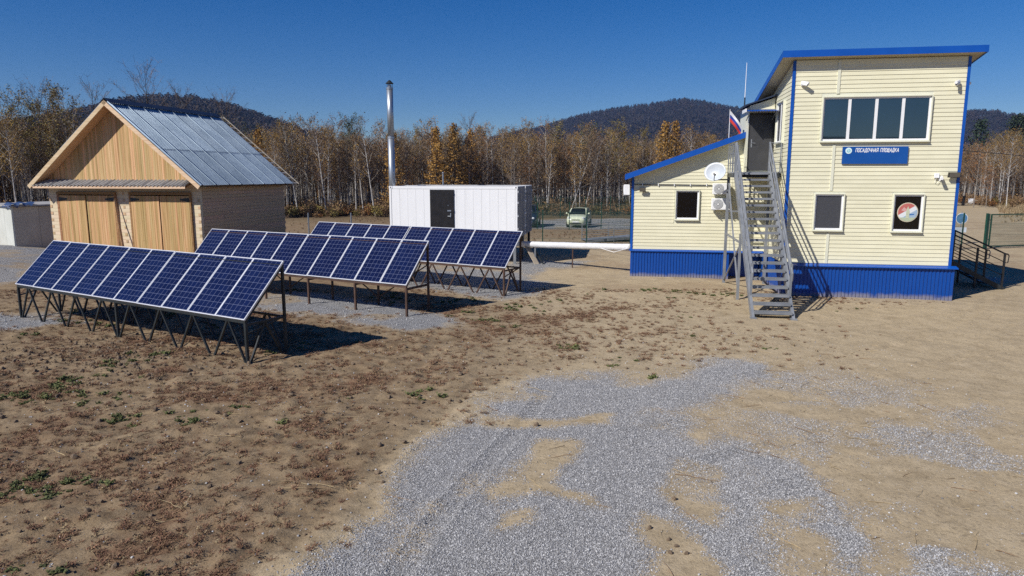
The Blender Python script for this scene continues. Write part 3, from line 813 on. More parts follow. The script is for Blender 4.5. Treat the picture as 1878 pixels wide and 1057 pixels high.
# block letters as strokes on a 4 x 6 grid
GL = {'П': [[(0,0),(0,6),(4,6),(4,0)]], 'О': [[(1,0),(0,1.2),(0,4.8),(1,6),(3,6),(4,4.8),(4,1.2),(3,0),(1,0)]], 'С': [[(4,1),(3,0),(1,0),(0,1.2),(0,4.8),(1,6),(3,6),(4,5)]],
      'А': [[(0,0),(2,6),(4,0)],[(.8,2),(3.2,2)]], 'Д': [[(0,-1.2),(0,0),(4.4,0),(4.4,-1.2)],[(.6,0),(1.4,6),(3.8,6),(3.8,0)]], 'Ч': [[(0,6),(0,3.6),(.8,2.8),(4,2.8)],[(4,6),(4,0)]],
      'Н': [[(0,0),(0,6)],[(4,0),(4,6)],[(0,3),(4,3)]], 'Я': [[(4,0),(4,6),(1,6),(0,5.2),(0,3.6),(1,2.8),(4,2.8)],[(1.6,2.8),(0,0)]], 'Л': [[(0,0),(.8,.6),(1.2,6),(4,6),(4,0)]],
      'Щ': [[(0,6),(0,0),(4.6,0),(4.6,-1.2)],[(2,6),(2,0)],[(4,6),(4,0)]], 'К': [[(0,0),(0,6)],[(4,6),(0,2.6)],[(1.2,3.4),(4,0)]]}
letm = pmat('letter_white', (.80, .82, .84), (.85, .86, .88), 3, .5)
txt = 'ПОСАДОЧНАЯ ПЛОЩАДКА'; sc = 1.28/(len(txt)*5.45); x = -.60
for ch in txt:
    if ch == ' ': x += 4.2*sc; continue
    mb = MB(); xe = 0
    for stn in GL[ch]:
        for (p, q) in zip(stn[:-1], stn[1:]):
            dx, dz = q[0]-p[0], q[1]-p[1]; l_ = math.hypot(dx, dz); ox, oz = -dz/l_*.55, dx/l_*.55; ex, ez = dx/l_*.3, dz/l_*.3
            sl_ = .18
            f2 = lambda a, c: (x+(a+c*sl_)*sc, .385+c*sc*1.5)
            mb.prism([f2(p[0]-ex+ox, p[1]-ez+oz), f2(p[0]-ex-ox, p[1]-ez-oz), f2(q[0]+ex-ox, q[1]+ez-oz), f2(q[0]+ex+ox, q[1]+ez+oz)], -.0485-.0004*rnd.random(), -.0445)
        xe = max(xe, max(p[0] for p in stn))
    mb.build('letter', letm, sg); x += (xe+1.65)*sc

# round emblem standing in the ground floor window
ed = bthing('round_emblem', 'round red, white, blue and green emblem set against the dark ground floor window', 'emblem', -1.445, -.03, 2.585)
def half(f, r, y0, y1): return MB().prism([q for q in [(r*math.cos(2*math.pi*k/40), .30+r*math.sin(2*math.pi*k/40)) for k in range(40)] if f(*q)], y0, y1)
flat = lambda n_, c: pmat(n_, tuple(.93*x for x in c), c, 6, .6)
disc(.318, -.012, 0, 0, .30, 40).build('rim', flat('emblem_rim', (.62, .56, .42)), ed)
rot = lambda x, z: ((z-.30)-.62*x)
half(lambda x, z: rot(x, z) > .07, .292, -.017, -.0118).build('red_field', flat('emblem_red', (.50, .14, .12)), ed)
half(lambda x, z: abs(rot(x, z)) <= .105, .292, -.0165, -.0119).build('white_band', flat('emblem_band', (.70, .74, .76)), ed)
half(lambda x, z: rot(x, z) < -.07, .292, -.0172, -.0117).build('blue_field', flat('emblem_blue', (.33, .45, .58)), ed)
half(lambda x, z: z < .13, .291, -.0185, -.0172).build('green_field', flat('emblem_green', (.45, .52, .36)), ed)
MB().prism([(-.20, .36), (-.12, .47), (-.03, .40), (-.07, .32)], -.0186, -.017).build('pink_patch', flat('emblem_pink', (.62, .36, .34)), ed)
MB().prism([(.04, .20), (.20, .22), (.21, .25), (.06, .25)], -.0190, -.017).build('blue_patch', flat('emblem_navy', (.04, .16, .42)), ed)
MB().prism([(-.05, .10), (.05, .10), (.06, .30), (.03, .42), (.0, .50), (-.03, .42), (-.05, .30)], -.021, -.018).build('olive_patch', flat('emblem_olive', (.52, .56, .40)), ed)

# bullet cameras
def camera_thing(label, x, z, yaw, y=-.03):
    c = bthing('security_camera', label, 'camera', x, y, z, 'white security cameras on the walls')
    MB().lathe([(.0, 0), (.055, 0), (.055, -.02), (.02, -.03), (.02, -.07), (0, -.07)], 12, ax='y').build('mount', M['white'], c)
    dx, dy = math.sin(yaw), -math.cos(yaw)
    p = Vector((0, -.09, .015)); d = Vector((dx, dy, -.25)).normalized()
    MB().tube([p-d*.06, p-d*.055, p+d*.16, p+d*.165], [.03, .046, .046, .040], 10).build('housing', M['white'], c)
    MB().tube([p+d*.158, p+d*.170], .034, 10).build('lens', M['black'], c)
    MB().tube([p-d*.05+Vector((0, 0, .05)), p+d*.20+Vector((0, 0, .052))], [.045, .05], 6).build('sunshade', M['white'], c)
camera_thing('white security camera high on the front wall near the stair side corner', -4.98, 7.02, .9)
camera_thing('white security camera high on the front wall near the right corner strip', -.33, 6.95, -.7)
camera_thing('small white security camera low on the front wall beside the floodlight', -.55, 3.96, -.3)
c4 = bthing('security_camera', 'white security camera peeking out past the right edge of the tower', 'camera', .04, .35, 6.98, 'white security cameras on the walls', rz=R(90))
MB().lathe([(.0, 0), (.055, 0), (.055, -.02), (.02, -.03), (.02, -.1), (0, -.1)], 12, ax='y').build('mount', M['white'], c4)
MB().tube([(-.10, -.12, .02), (-.09, -.12, .02), (.12, -.12, -.03)], [.03, .046, .046], 10).build('housing', M['white'], c4)
jbx = bthing('junction_box', 'small white junction box with a dangling cable on the front wall', 'box', -.68, -.03, 4.0)
MB().box(-.07, .07, -.075, 0, 0, .15).build('case', M['white'], jbx, bevel=.01)
MB().tube([(.0, -.04, 0), (-.05, -.04, -.13), (.03, -.04, -.17), (.10, -.04, -.08)], .006, 5).build('cable', M['white'], jbx)
def flood(label, x, y, z, w, h):
    f = bthing('floodlight', label, 'floodlight', x, y, z, 'wall floodlights')
    MB().bar((-w*.25, 0, 0), (-w*.25, -.12, .02), .02).bar((w*.25, 0, 0), (w*.25, -.12, .02), .02).build('bracket', M['steel_grey'], f)
    MB().prism([(-.07, -h*.5), (-.12, h*.5), (-.19, h*.5-.01), (-.16, -h*.5)], -w/2, w/2, lambda a, o, zz: (o, a, zz)).build('housing', M['black'], f, bevel=.006)
    MB().prism([(-.162, -h*.42), (-.19, h*.42), (-.196, h*.42), (-.168, -h*.42)], -w*.44, w*.44, lambda a, o, zz: (o, a, zz)).build('lens', pmat('flood_lens', (.10, .09, .075), (.13, .12, .10), 4, .2), f)
flood('black floodlight on the tower wall beside the right corner strip', -.20, -.03, 4.10, .36, .17)
flood('small dark floodlight under the low end of the sloping wing roof', AX0+.40, AY-.03, 3.53, .24, .17)

# air conditioner units on the wing wall
def aircon(label, x, z, w, h, rz=0, y=AY-.03):
    a = bthing('air_conditioner', label, 'air conditioner', x, y, z, 'white air conditioner units', rz)
    MB().box(-w/2, w/2, -.33, -.08, 0, h).build('case', M['white'], a, bevel=.015)
    g = MB().lathe([(0, -.344), (.04, -.346), (.04, -.342), (.165, -.338), (.19, -.334), (.19, -.33)], 24, (-w*.16, 0, h*.5), 'y').build('fan_grille', pmat('grille_grey', (.22, .23, .24), (.30, .31, .32), 20, .5), a)
    MB().lathe([(0, -.35), (.035, -.348), (.035, -.34)], 12, (-w*.16, 0, h*.5), 'y').build('hub', M['white'], g)
    for r_ in (.08, .12, .16): MB().lathe([(r_-.006, -.345), (r_+.006, -.345), (r_+.006, -.338)], 24, (-w*.16, 0, h*.5), 'y').build('ring', M['white'], g)
    MB().box(w*.24, w*.46, -.336, -.331, .08, h-.08).build('side_panel', M['white'], a)
    MB().bar((-w*.35, 0, -.02), (-w*.35, -.36, -.02), .03, .03).bar((w*.35, 0, -.02), (w*.35, -.36, -.02), .03, .03).build('bracket', M['steel_grey'], a)
aircon('upper white air conditioner unit on the wing wall below the dish', AX0+3.42, 3.36, .66, .42)
aircon('lower white air conditioner unit on the wing wall below the dish', AX0+3.42, 2.76, .70, .44)
aircon('white air conditioner unit sticking out from the far left end of the wing', AX0-.02, 3.30, .55, .42, rz=R(-90), y=AY+.55)

# satellite dish on an arm from the landing post
ds = bthing('satellite_dish', 'pale grey satellite dish on a black arm left of the staircase', 'satellite dish', -6.83, 2.55, 3.95)
MB().bar((0, 0, -.02), (-.42, -.02, -.02), .05, .05).build('arm', M['black'], ds)
MB().tube([(-.42, -.02, -.02), (-.42, -.02, .12), (-.44, -.04, .22)], .03, 8).build('mast', M['black'], ds)
db = bpy.data.meshes.new('reflector'); vs, fs = [], []
nr, na = 6, 28
ax_ = Vector((-.42, -.86, .30)).normalized(); ua = ax_.cross(Vector((0, 0, 1))).normalized(); va = ua.cross(ax_) * 1
for sgn in (0, 1):
    for i in range(nr+1):
        r_ = .39*i/nr
        for k in range(na):
            t = 2*math.pi*k/na
            p = Vector((-.50, -.10, .24)) + ua*(r_*1.06*math.cos(t)) + va*(r_*.92*math.sin(t)) + ax_*(.12*(r_/.39)**2 - .012*sgn)
            vs.append(tuple(p))
W_ = (nr+1)*na
for sgn in (0, 1):
    for i in range(nr):
        for k in range(na):
            q = (sgn*W_+i*na+k, sgn*W_+i*na+(k+1) % na, sgn*W_+(i+1)*na+(k+1) % na, sgn*W_+(i+1)*na+k)
            fs.append(q if sgn == 0 else tuple(reversed(q)))
for k in range(na): fs.append((nr*na+k, nr*na+(k+1) % na, W_+nr*na+(k+1) % na, W_+nr*na+k))
MB().add(vs, fs).build('reflector', pmat('dish_grey', (.50, .54, .58), (.58, .62, .66), 2, .35), ds, smooth=True)
tip = Vector((-.50, -.10, .24)) + ax_*.42 - va*.20 - ua*.12
MB().tube([Vector((-.50, -.10, .24)) - va*.34 + ax_*.08, tip], .014, 6).build('feed_arm', M['black'], ds)
MB().tube([tip-ax_*.05, tip+ax_*.07], .04, 10).build('receiver', M['black'], ds)

# flag on the wing roof
fl_ = bthing('flag', 'white, blue and red striped flag on a thin pole above the sloping roof', 'flag', AX0+3.62, AY-.12, wing_top(AX0+3.62)-.05)
MB().tube([(0, 0, -.1), (0, 0, 1.12)], .012, 8).build('pole', M['white'], fl_)
fc = [(.72, .72, .74), (.015, .04, .30), (.55, .035, .025)]
for sidx in range(3):
    vs, fs = [], []
    nu = 14
    for j in range(3):
        v_ = (sidx+j/2)/3
        for i in range(nu+1):
            u_ = i/nu
            x = .50*u_*(.95-.1*v_); z = 1.08 - .42*v_ - .62*u_**1.15 + .10*u_*v_
            y = .055*math.sin(u_*7+v_*2.0)*u_ - .03*v_
            vs += [(x, y, z), (x, y+.004, z)]
    w2 = 2*(nu+1)
    for j in range(2):
        for i in range(nu):
            a_ = j*w2+2*i
            fs += [(a_, a_+2, a_+w2+2, a_+w2), (a_+1, a_+w2+1, a_+w2+3, a_+3)]
    MB().add(vs, fs).build('stripe', pmat('flag_cloth', tuple(.9*q for q in fc[sidx]), fc[sidx], 3, .8), fl_, smooth=True)
an = bthing('whip_antenna', 'tall thin white whip antenna rising behind the upper canopy', 'antenna', AX0+4.2, AY+.3, 6.62)
MB().tube([(0, 0, -.1), (0, 0, .45)], .026, 8).build('base_tube', M['steel_dark'], an)
MB().tube([(0, 0, .4), (.01, 0, 1.75)], [.016, .010], 6).build('whip', M['white'], an)
cbx = bthing('wall_conduit', 'thin grey cable run clipped along the wing wall above the window', 'cable', AX0+.08, AY-.035, 3.70)
MB().tube([(0, 0, .05), (.5, 0, .04), (1.6, 0, .03), (3.0, 0, .01)], .013, 6).build('cable', M['steel_dark'], cbx)
MB().tube([(0, 0, .02), (.5, -.005, .012), (1.6, 0, -.002), (3.0, 0, -.02)], .009, 6).build('cable', M['steel_grey'], cbx)
for k in range(5): MB().box(.3+.62*k, .33+.62*k, -.025, .008, -.03, .075).build('clip', M['white'], cbx)

# entrance steps with black railings on the far side of the tower
es = empty('entrance_steps', B2W(.14, 2.9, 0), -BA, 'entrance steps with black tubular railings in the shade right of the tower', 'steps')
MB().box(0, 1.15, 0, 1.45, .98, 1.05).build('landing', M['steel_dark'], es)
for k in range(5):
    x0 = 1.16+.33*k
    MB().box(x0, x0+.31, .06, 1.39, .86-.18*k-.03, .86-.18*k).build('tread', M['steel_dark'], es)
for y in (.03, 1.42):
    MB().bar((1.1, y, .93), (2.95, y, -.05), .05, .16).build('stringer', M['steel_dark'], es)
    for (x, z) in ((.06, 1.02), (1.12, 1.02), (1.95, .42), (2.86, 0)):
        MB().bar((x, y, z-.35 if z > .5 else -.1), (x, y, z+1.06 if z > .1 else 1.28), .06, .06).build('rail_post', M['black'], es)
    for (o1, w_) in ((1.08, .05), (.78, .028), (.52, .028), (.28, .028)):
        MB().tube([(0.02, y, 1.02+o1), (1.12, y, 1.02+o1), (2.86, y, .2+o1), (2.96, y, .18+o1)] if o1 > 1 else [(0.02, y, 1.02+o1), (1.12, y, 1.02+o1), (2.86, y, .2+o1)], w_*.6, 6).build('rail', M['black'], es)
    MB().tube([(2.96, y, 1.26), (3.0, y, 1.2), (2.98, y, .95), (2.86, y, .95)], .02, 6).build('rail_end', M['steel_grey'] if y > 1 else M['black'], es)
for x in (.1, 1.1):
    for y in (.1, 1.35): MB().bar((x, y, -.1), (x, y, .98), .07, .07, (0, 1, 0)).build('leg', M['steel_dark'], es)

# ------------------------------------------------------------------ timber barn
AO = (-17.12, 30.14, 0.0); AA = R(11.66)
barn = empty('timber_barn', AO, -AA, 'new timber garage barn with grey metal roof and two wide double gates', 'barn')
HW, FD, BD = 3.78, .58, 7.50            # half width of the walls, front and back planes (local y)
RZ, RD, RH = 7.22, 3.55, 4.25           # ridge height, fall and half width of the roof
CH = .15
def zr(u): return RZ - RD*abs(u)/RH     # top of the roof sheet
NCOURSE = 25
zc = lambda k: -.05 + CH*k
# front wall: beams in three piers and over the gates, with the end grain of the cross walls
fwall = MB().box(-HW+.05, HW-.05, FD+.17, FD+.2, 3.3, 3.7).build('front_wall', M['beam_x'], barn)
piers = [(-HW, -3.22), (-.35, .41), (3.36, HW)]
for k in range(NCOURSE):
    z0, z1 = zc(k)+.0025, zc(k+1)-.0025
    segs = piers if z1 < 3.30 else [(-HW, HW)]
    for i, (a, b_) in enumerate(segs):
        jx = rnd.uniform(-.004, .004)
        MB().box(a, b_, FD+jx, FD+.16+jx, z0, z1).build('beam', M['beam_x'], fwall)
    if k % 2 == 0 and z1 < 3.6:
        if z1 < 3.3:
            for s in (-1, 1):
                x0, x1 = (-HW+.004, -HW+.115) if s < 0 else (HW-.115, HW-.004)
                MB().box(x0, x1, FD-.010, FD-.0045, z0+.016, z1-.016).build('beam_end', M['endgrain'], fwall)
        MB().box(-.02+rnd.uniform(-.02, .02), .09, FD-.011, FD-.0045, z0+.016, z1-.016).build('beam_end', M['endgrain'], fwall)
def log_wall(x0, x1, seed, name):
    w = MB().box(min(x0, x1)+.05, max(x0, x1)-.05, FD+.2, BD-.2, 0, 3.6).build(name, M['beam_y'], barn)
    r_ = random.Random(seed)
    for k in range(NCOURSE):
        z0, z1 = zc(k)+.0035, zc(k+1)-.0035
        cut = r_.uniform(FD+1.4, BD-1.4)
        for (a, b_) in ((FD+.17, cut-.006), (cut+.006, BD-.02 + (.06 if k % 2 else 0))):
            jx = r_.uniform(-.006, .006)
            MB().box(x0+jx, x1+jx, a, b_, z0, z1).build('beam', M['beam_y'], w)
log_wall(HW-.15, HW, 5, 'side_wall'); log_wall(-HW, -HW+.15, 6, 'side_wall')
bw = MB().box(-HW+.16, HW-.16, BD-.1, BD-.02, 0, 3.7).build('back_wall', M['beam_x'], barn)
for k in range(NCOURSE): MB().box(-HW+.16, HW-.16, BD-.018, BD+.06, zc(k)+.006, zc(k+1)-.006).build('beam', M['beam_x'], bw)
# gates
def gate_leaf(x0, x1, hinge, ang, z1):
    g = empty('gate_leaf', (x0 if hinge < 0 else x1, FD-.02, .02), R(ang)*(1 if hinge < 0 else -1)*-1, parent=barn)
    w = x1-x0; s = 1 if hinge < 0 else -1
    n = round(w/.098); bwid = w/n
    for k in range(n):
        a = s*k*bwid; b_ = s*(k+1)*bwid; lo, hi = min(a, b_)+.002, max(a, b_)-.002
        j = rnd.uniform(0, .007)
        MB().box(lo, hi, -.075-j, -.035, rnd.uniform(0, .015), z1-.02).build('board', M['gate_board'], g)
    for z in (.35, z1*.5, z1-.3): MB().box(min(0, s*w)+.02, max(0, s*w)-.02, -.034, -.002, z, z+.12).build('rail', M['board'], g)
    h = MB(); h.prism([(s*.0, z1-.27), (s*.42, z1-.21), (s*.44, z1-.18), (s*.42, z1-.15), (s*.0, z1-.10)], -.094, -.084)
    h.build('strap_hinge', M['black'], g)
gate_leaf(-3.18, -1.795, -1, 2.0, 3.22); gate_leaf(-1.77, -.37, 1, 0, 3.22)
gate_leaf(.47, 1.885, -1, 1.5, 3.22); gate_leaf(1.91, 3.33, 1, 0, 3.22)
for (a, b_) in ((-3.30, -3.20), (-.37, -.30), (.38, .46), (3.34, 3.40)):
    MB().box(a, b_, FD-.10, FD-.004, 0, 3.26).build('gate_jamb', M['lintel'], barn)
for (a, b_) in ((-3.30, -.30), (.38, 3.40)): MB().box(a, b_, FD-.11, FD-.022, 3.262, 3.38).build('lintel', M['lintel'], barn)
# gable
gb = MB().prism([(-HW, 3.75), (HW, 3.75), (0, zr(0)-.22)], FD+.03, FD+.1).build('gable', M['board'], barn)
n = 78
for k in range(n):
    a, b_ = -HW-.1+2*(HW+.1)*k/n, -HW-.1+2*(HW+.1)*(k+1)/n
    za, zb = zr(a)-.19, zr(b_)-.19
    if min(za, zb) < 3.8: za, zb = max(za, 3.8), max(zb, 3.8)
    j = rnd.uniform(0, .008)
    MB().prism([(a+.0015, 3.70), (b_-.0015, 3.70), (b_-.0015, zb), (a+.0015, za)], FD-.035-j, FD+.02).build('gable_board', M['board'], gb)
gb2 = MB().prism([(-HW, 3.75), (HW, 3.75), (0, zr(0)-.22)], BD-.06, BD).build('gable', M['board'], barn)
# roof: sheets on laths, dark ridge cap, barge boards, timber soffit under the overhang
rf_ = empty('roof', (0, 0, 0), 0, parent=barn)
sl = math.hypot(RD, RH)
def rp(s, t, y, off):      # s side, t metres down the slope, off along the outward normal
    nx, nz = RD/sl*s, RH/sl
    return (s*RH*t/sl + nx*off, y, RZ - RD*t/sl + nz*off)
def roof_sheet(s, y0, y1, t0, t1, off):
    n = 9; p = (y1-y0)/n; prof = []
    for k in range(n):
        a = y0+k*p; prof += [(a, 0), (a+.32*p, 0), (a+.42*p, .026 if k else .055), (a+.90*p, .026 if k else .055)]
    prof.append((y1, 0))
    vs, fs = [], []
    for (y, h) in prof:
        for t in (t0, t1): vs += [rp(s, t, y, off+h), rp(s, t, y, off+h-.004)]
    for k in range(len(prof)-1):
        i = 4*k
        fs += [(i, i+4, i+6, i+2), (i+1, i+3, i+7, i+5), (i, i+1, i+5, i+4), (i+2, i+6, i+7, i+3)]
    fs += [(0, 2, 3, 1), tuple(4*(len(prof)-1)+q for q in (0, 1, 3, 2))]
    MB().add(vs, fs).build('roof_sheet', M['roofmetal'], rf_)
ns = 8
for s in (-1, 1):
    for k in range(ns):
        y0 = 7.64*k/ns; y1 = y0 + 7.64/ns + .02
        o = .003*(k % 2)
        roof_sheet(s, y0+.01, y1, .12, sl*.575, o+.008); roof_sheet(s, y0+.012, y1+.002, sl*.56, sl, o)
    for k in range(14):
        t = .15+(sl-.25)*k/13
        p, q = rp(s, t, .05, -.035), rp(s, t, 8.36+.06*((k*7) % 5)/5, -.035)
        MB().bar(p, q, .10, .03, (RD/sl*s, 0, RH/sl)).build('lath', M['lathwood'], rf_)
    MB().bar(rp(s, .05, 8.27, -.005), rp(s, sl, 8.27, -.005), .06, .03, (RD/sl*s, 0, RH/sl)).build('edge_lath', M['lathwood'], rf_)
    MB().bar(rp(s, .0, -.015, -.09), rp(s, sl+.02, -.015, -.09), .035, .17, (RD/sl*s, 0, RH/sl)).build('barge_board', M['barge'], rf_)
    MB().bar(rp(s, .02, .31, -.12), rp(s, sl, .31, -.12), .56, .03, (RD/sl*s, 0, RH/sl)).build('soffit_board', M['board'], rf_)
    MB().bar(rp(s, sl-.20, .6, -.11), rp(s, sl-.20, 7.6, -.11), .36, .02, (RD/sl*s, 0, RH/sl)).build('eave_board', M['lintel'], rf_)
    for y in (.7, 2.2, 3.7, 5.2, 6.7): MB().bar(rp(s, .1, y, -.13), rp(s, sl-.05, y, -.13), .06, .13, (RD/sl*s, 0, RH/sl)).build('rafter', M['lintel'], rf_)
rc = MB()
for s in (-1, 1): rc.bar(rp(s, .105, .0, .074), rp(s, .105, 7.66, .074), .30, .012, (RD/sl*s, 0, RH/sl))
rc.build('ridge_cap', M['ridgecap'], rf_)
# slate canopy over the gates
cy0, cy1, cz0, cz1 = -.06, FD-.05, 3.66, 3.90
cn = empty('canopy', (0, 0, 0), 0, parent=barn)
x = -4.02
while x < 3.58:
    xe = min(x+.95, 3.6); nw = max(2, round((xe-x)/.19)); vs, fs = [], []
    q = nw*6
    for k in range(q+1):
        xx = x+(xe-x)*k/q; dz = .034*math.cos(2*math.pi*k/6)
        vs += [(xx, cy0, cz0+dz), (xx, cy1, cz1+dz), (xx, cy0, cz0+dz-.008), (xx, cy1, cz1+dz-.008)]
    for k in range(q):
        i = 4*k; fs += [(i, i+4, i+5, i+1), (i+2, i+3, i+7, i+6), (i, i+2, i+6, i+4), (i+1, i+5, i+7, i+3)]
    MB().add(vs, fs).build('slate_sheet', M['slate'], cn); x = xe-.02 if xe < 3.58 else xe
MB().box(-3.98, 3.56, cy0+.02, cy0+.05, cz0-.12, cz0-.03).build('edge_board', M['barge'], cn)
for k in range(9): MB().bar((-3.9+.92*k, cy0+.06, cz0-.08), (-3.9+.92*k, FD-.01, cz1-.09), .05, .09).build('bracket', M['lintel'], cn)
MB().box(-4.0, 3.58, .1, .16, cz0-.03, cz0+.005).build('lath', M['lintel'], cn)
def A2W(x, y, z): return Vector((AO[0]+x*math.cos(AA)+y*math.sin(AA), AO[1]-x*math.sin(AA)+y*math.cos(AA), z))
lp = empty('leaning_plank', A2W(.30, .40, 0), -AA, 'long thin plank leaning on the timber pier between the barn gates', 'plank')
MB().bar((.02, -.30, -.02), (-.62, .08, 3.1), .09, .035).build('plank', M['board'], lp)
MB().bar((-.06, -.36, -.02), (-.60, .04, 2.9), .05, .03).build('batten', M['board'], lp)

# ------------------------------------------------------------------ pale shed at the far left
sh = empty('storage_shed', (-27.0, 37.8, .3), R(48.6), 'low beige panel shed with a blue tarpaulin on its roof left of the barn', 'shed')
MB().box(.03, 6, .03, 4.5, -.4, 2.12).build('wall', M['shed'], sh)
for k in range(5):
    MB().box(.06+1.2*k, 1.25+1.2*k, -.004, .028, -.4, 2.1).build('wall_panel', M['shed'], sh)
for k in range(3): MB().box(-.004, .028, .06+1.48*k, 1.52+1.48*k, -.4, 2.1).build('wall_panel', M['shed_edge'], sh)
MB().box(-.02, .07, -.02, .06, -.4, 2.12).build('corner_post', M['shed_edge'], sh)
MB().prism([(-.15, 2.12), (6.2, 2.2), (6.2, 2.28), (-.15, 2.2)], -.18, 4.6).build('roof', M['slate'], sh)
MB().bar((2.72, -.012, .2), (2.68, -.012, 1.4), .05, .01).build('rust_streak', M['steel_rust'], sh)
tp = empty('tarpaulin', (-27.0, 37.8, .3+2.2), R(48.6), 'crumpled blue tarpaulin lying over the near edge of the shed roof', 'tarpaulin')
vs, fs = [], []
for i in range(15):
    for j in range(11):
        x, y = -.2+1.3*i/14, -.22+1.3*j/10
        z = .05+.07*math.sin(i*1.1+j*.7)*math.cos(j*.9)+ (-.22*max(0, (.0-x)/.3) if x < 0 else 0) + (-.20 if j == 0 else 0)*(.5+.5*math.sin(i*1.7)) + .012*x
        vs.append((x, y, z+.05))
for i in range(14):
    for j in range(10): fs.append((i*11+j, (i+1)*11+j, (i+1)*11+j+1, i*11+j+1))
MB().add(vs, fs).build('sheet', M['tarp'], tp, smooth=True)

# ------------------------------------------------------------------ three rows of solar panels
def solar_panel_proto():
    p = empty('solar_panel')
    w, h, t = .99, 1.65, .035; f = .022
    mb = MB()
    for (a, b_, c, d) in ((0, w, 0, f), (0, w, h-f, h), (0, f, f, h-f), (w-f, w, f, h-f)): mb.box(a, b_, c, d, -t, .002)
    fr = mb.build('frame', M['alu'], p)
    me = bpy.data.meshes.new('cells')
    me.from_pydata([(f, f, -.002), (w-f, f, -.002), (w-f, h-f, -.002), (f, h-f, -.002)], [], [(0, 1, 2, 3)])
    uvl = me.uv_layers.new(name='UVMap')
    for i, q in enumerate(((-.06, -.08), (6.06, -.08), (6.06, 10.08), (-.06, 10.08))): uvl.data[i].uv = q
    me.materials.append(M['cells']); c = bpy.data.objects.new('cells', me); COL.objects.link(c); c.parent = p
    bs = MB().box(f, w-f, f, h-f, -.010, -.006).build('backsheet', M['backsheet'], p)
    return p
proto = solar_panel_proto(); first = [True]
def solar_array(BRx, BRy, yaw, tilt, zl, label, steel, style, split=None):
    """local x runs along the low edge from its left end, local y is uphill (horizontal)"""
    Lx = 10.0
    BL = Vector((BRx - Lx*math.cos(yaw), BRy + Lx*math.sin(yaw), 0))
    o = empty('solar_array', BL, -yaw, label, 'solar panels', 'rows of solar panels')
    run, rise = 1.65*math.cos(tilt), 1.65*math.sin(tilt)
    for k in range(10):
        p = proto if first[0] else copy_tree(proto); first[0] = False
        p.parent = o
        gap = 0.045 if split is not None and k >= split else 0
        p.location = (k*1.0+.005+gap, rnd.uniform(-.004, .004), zl+rnd.uniform(-.003, .003)); p.rotation_euler = (tilt, rnd.uniform(-.003, .003), 0)
    st_ = M[steel]
    top = lambda x: (x, run-.05, zl+rise-.10)
    zlow = zl-.09
    mb = lambda name, p, q, w=.05: MB().bar(p, q, w, w).build(name, st_, o)
    mb('low_rail', (.02, .06, zlow+.03), (Lx-.02, .06, zlow+.03), .06)
    mb('top_rail', (.02, run-.06, zl+rise-.11), (Lx-.02, run-.06, zl+rise-.11), .06)
    mb('mid_rail', (.02, run*.5, zl+rise*.5-.09), (Lx-.02, run*.5, zl+rise*.5-.09), .04)
    xs = [0.04, 5.0, 9.96] if style == 'truss' else [.04, 2.02, 4.01, 6.0, 7.98, 9.96]
    if style == 'truss_rust': xs = [.04, 5.0, 9.96]
    zb = -.22
    for x in xs:
        mb('leg', (x, .06, zb), (x, .06, zlow), .06)
        mb('leg', (x, run-.02, zb), (x, run-.02, zl+rise-.08), .055)
        mb('rafter', (x, .05, zlow+.04), (x, run-.03, zl+rise-.12), .05)
        mb('cross_bar', (x, .05, zlow-.03), (x, run-.03, zlow-.03), .05)
        if style == 'posts':
            mb('brace', (x, .1, zlow-.05), (x, run-.05, zlow-.05), .04)
    if style != 'posts':
        mb('back_rail', (.02, run-.03, zlow-.03), (Lx-.02, run-.03, zlow-.03), .05)
        nf = 8
        for row, y in ((0, .06), (1, run-.03)):
            for k in range(nf):
                x0, x1 = Lx*k/nf, Lx*(k+1)/nf; xm = (x0+x1)/2
                mb('brace', (max(x0, .05), y, -.10), (xm-.03, y, zlow), .042)
                mb('brace', (min(x1, Lx-.05), y, -.10), (xm+.03, y, zlow), .042)
        for x in (.05, Lx-.05):
            mb('brace', (x, .1, -.1), (x, run*.5, zlow-.03), .042); mb('brace', (x, run*.5, zlow-.03), (x, run-.07, -.1), .042)
            mb('brace', (x, .08, zlow-.24), (x, run-.04, zlow-.03), .03)
    else:
        for k in range(5):
            mb('back_brace', (xs[k], run-.02, zl+rise*.4) if k % 2 else (xs[k], run-.02, .25), (xs[k+1], run-.02, .25) if k % 2 else (xs[k+1], run-.02, zl+rise*.4), .03)
    return o
solar_array(-5.803, 14.808, R(30.9), R(45.5), .98, 'nearest row of ten blue solar panels on a dark zigzag steel frame', 'steel_dark', 'truss')
solar_array(-3.067, 19.932, R(30.1), R(46.5), .94, 'middle row of ten blue solar panels on straight rusty brown posts', 'steel_rust', 'posts')
solar_array(-.268, 23.467, R(31.4), R(44.9), .99, 'farthest row of solar panels, in front of the white container, on brown zigzag legs', 'steel_rust', 'truss_rust', split=5)

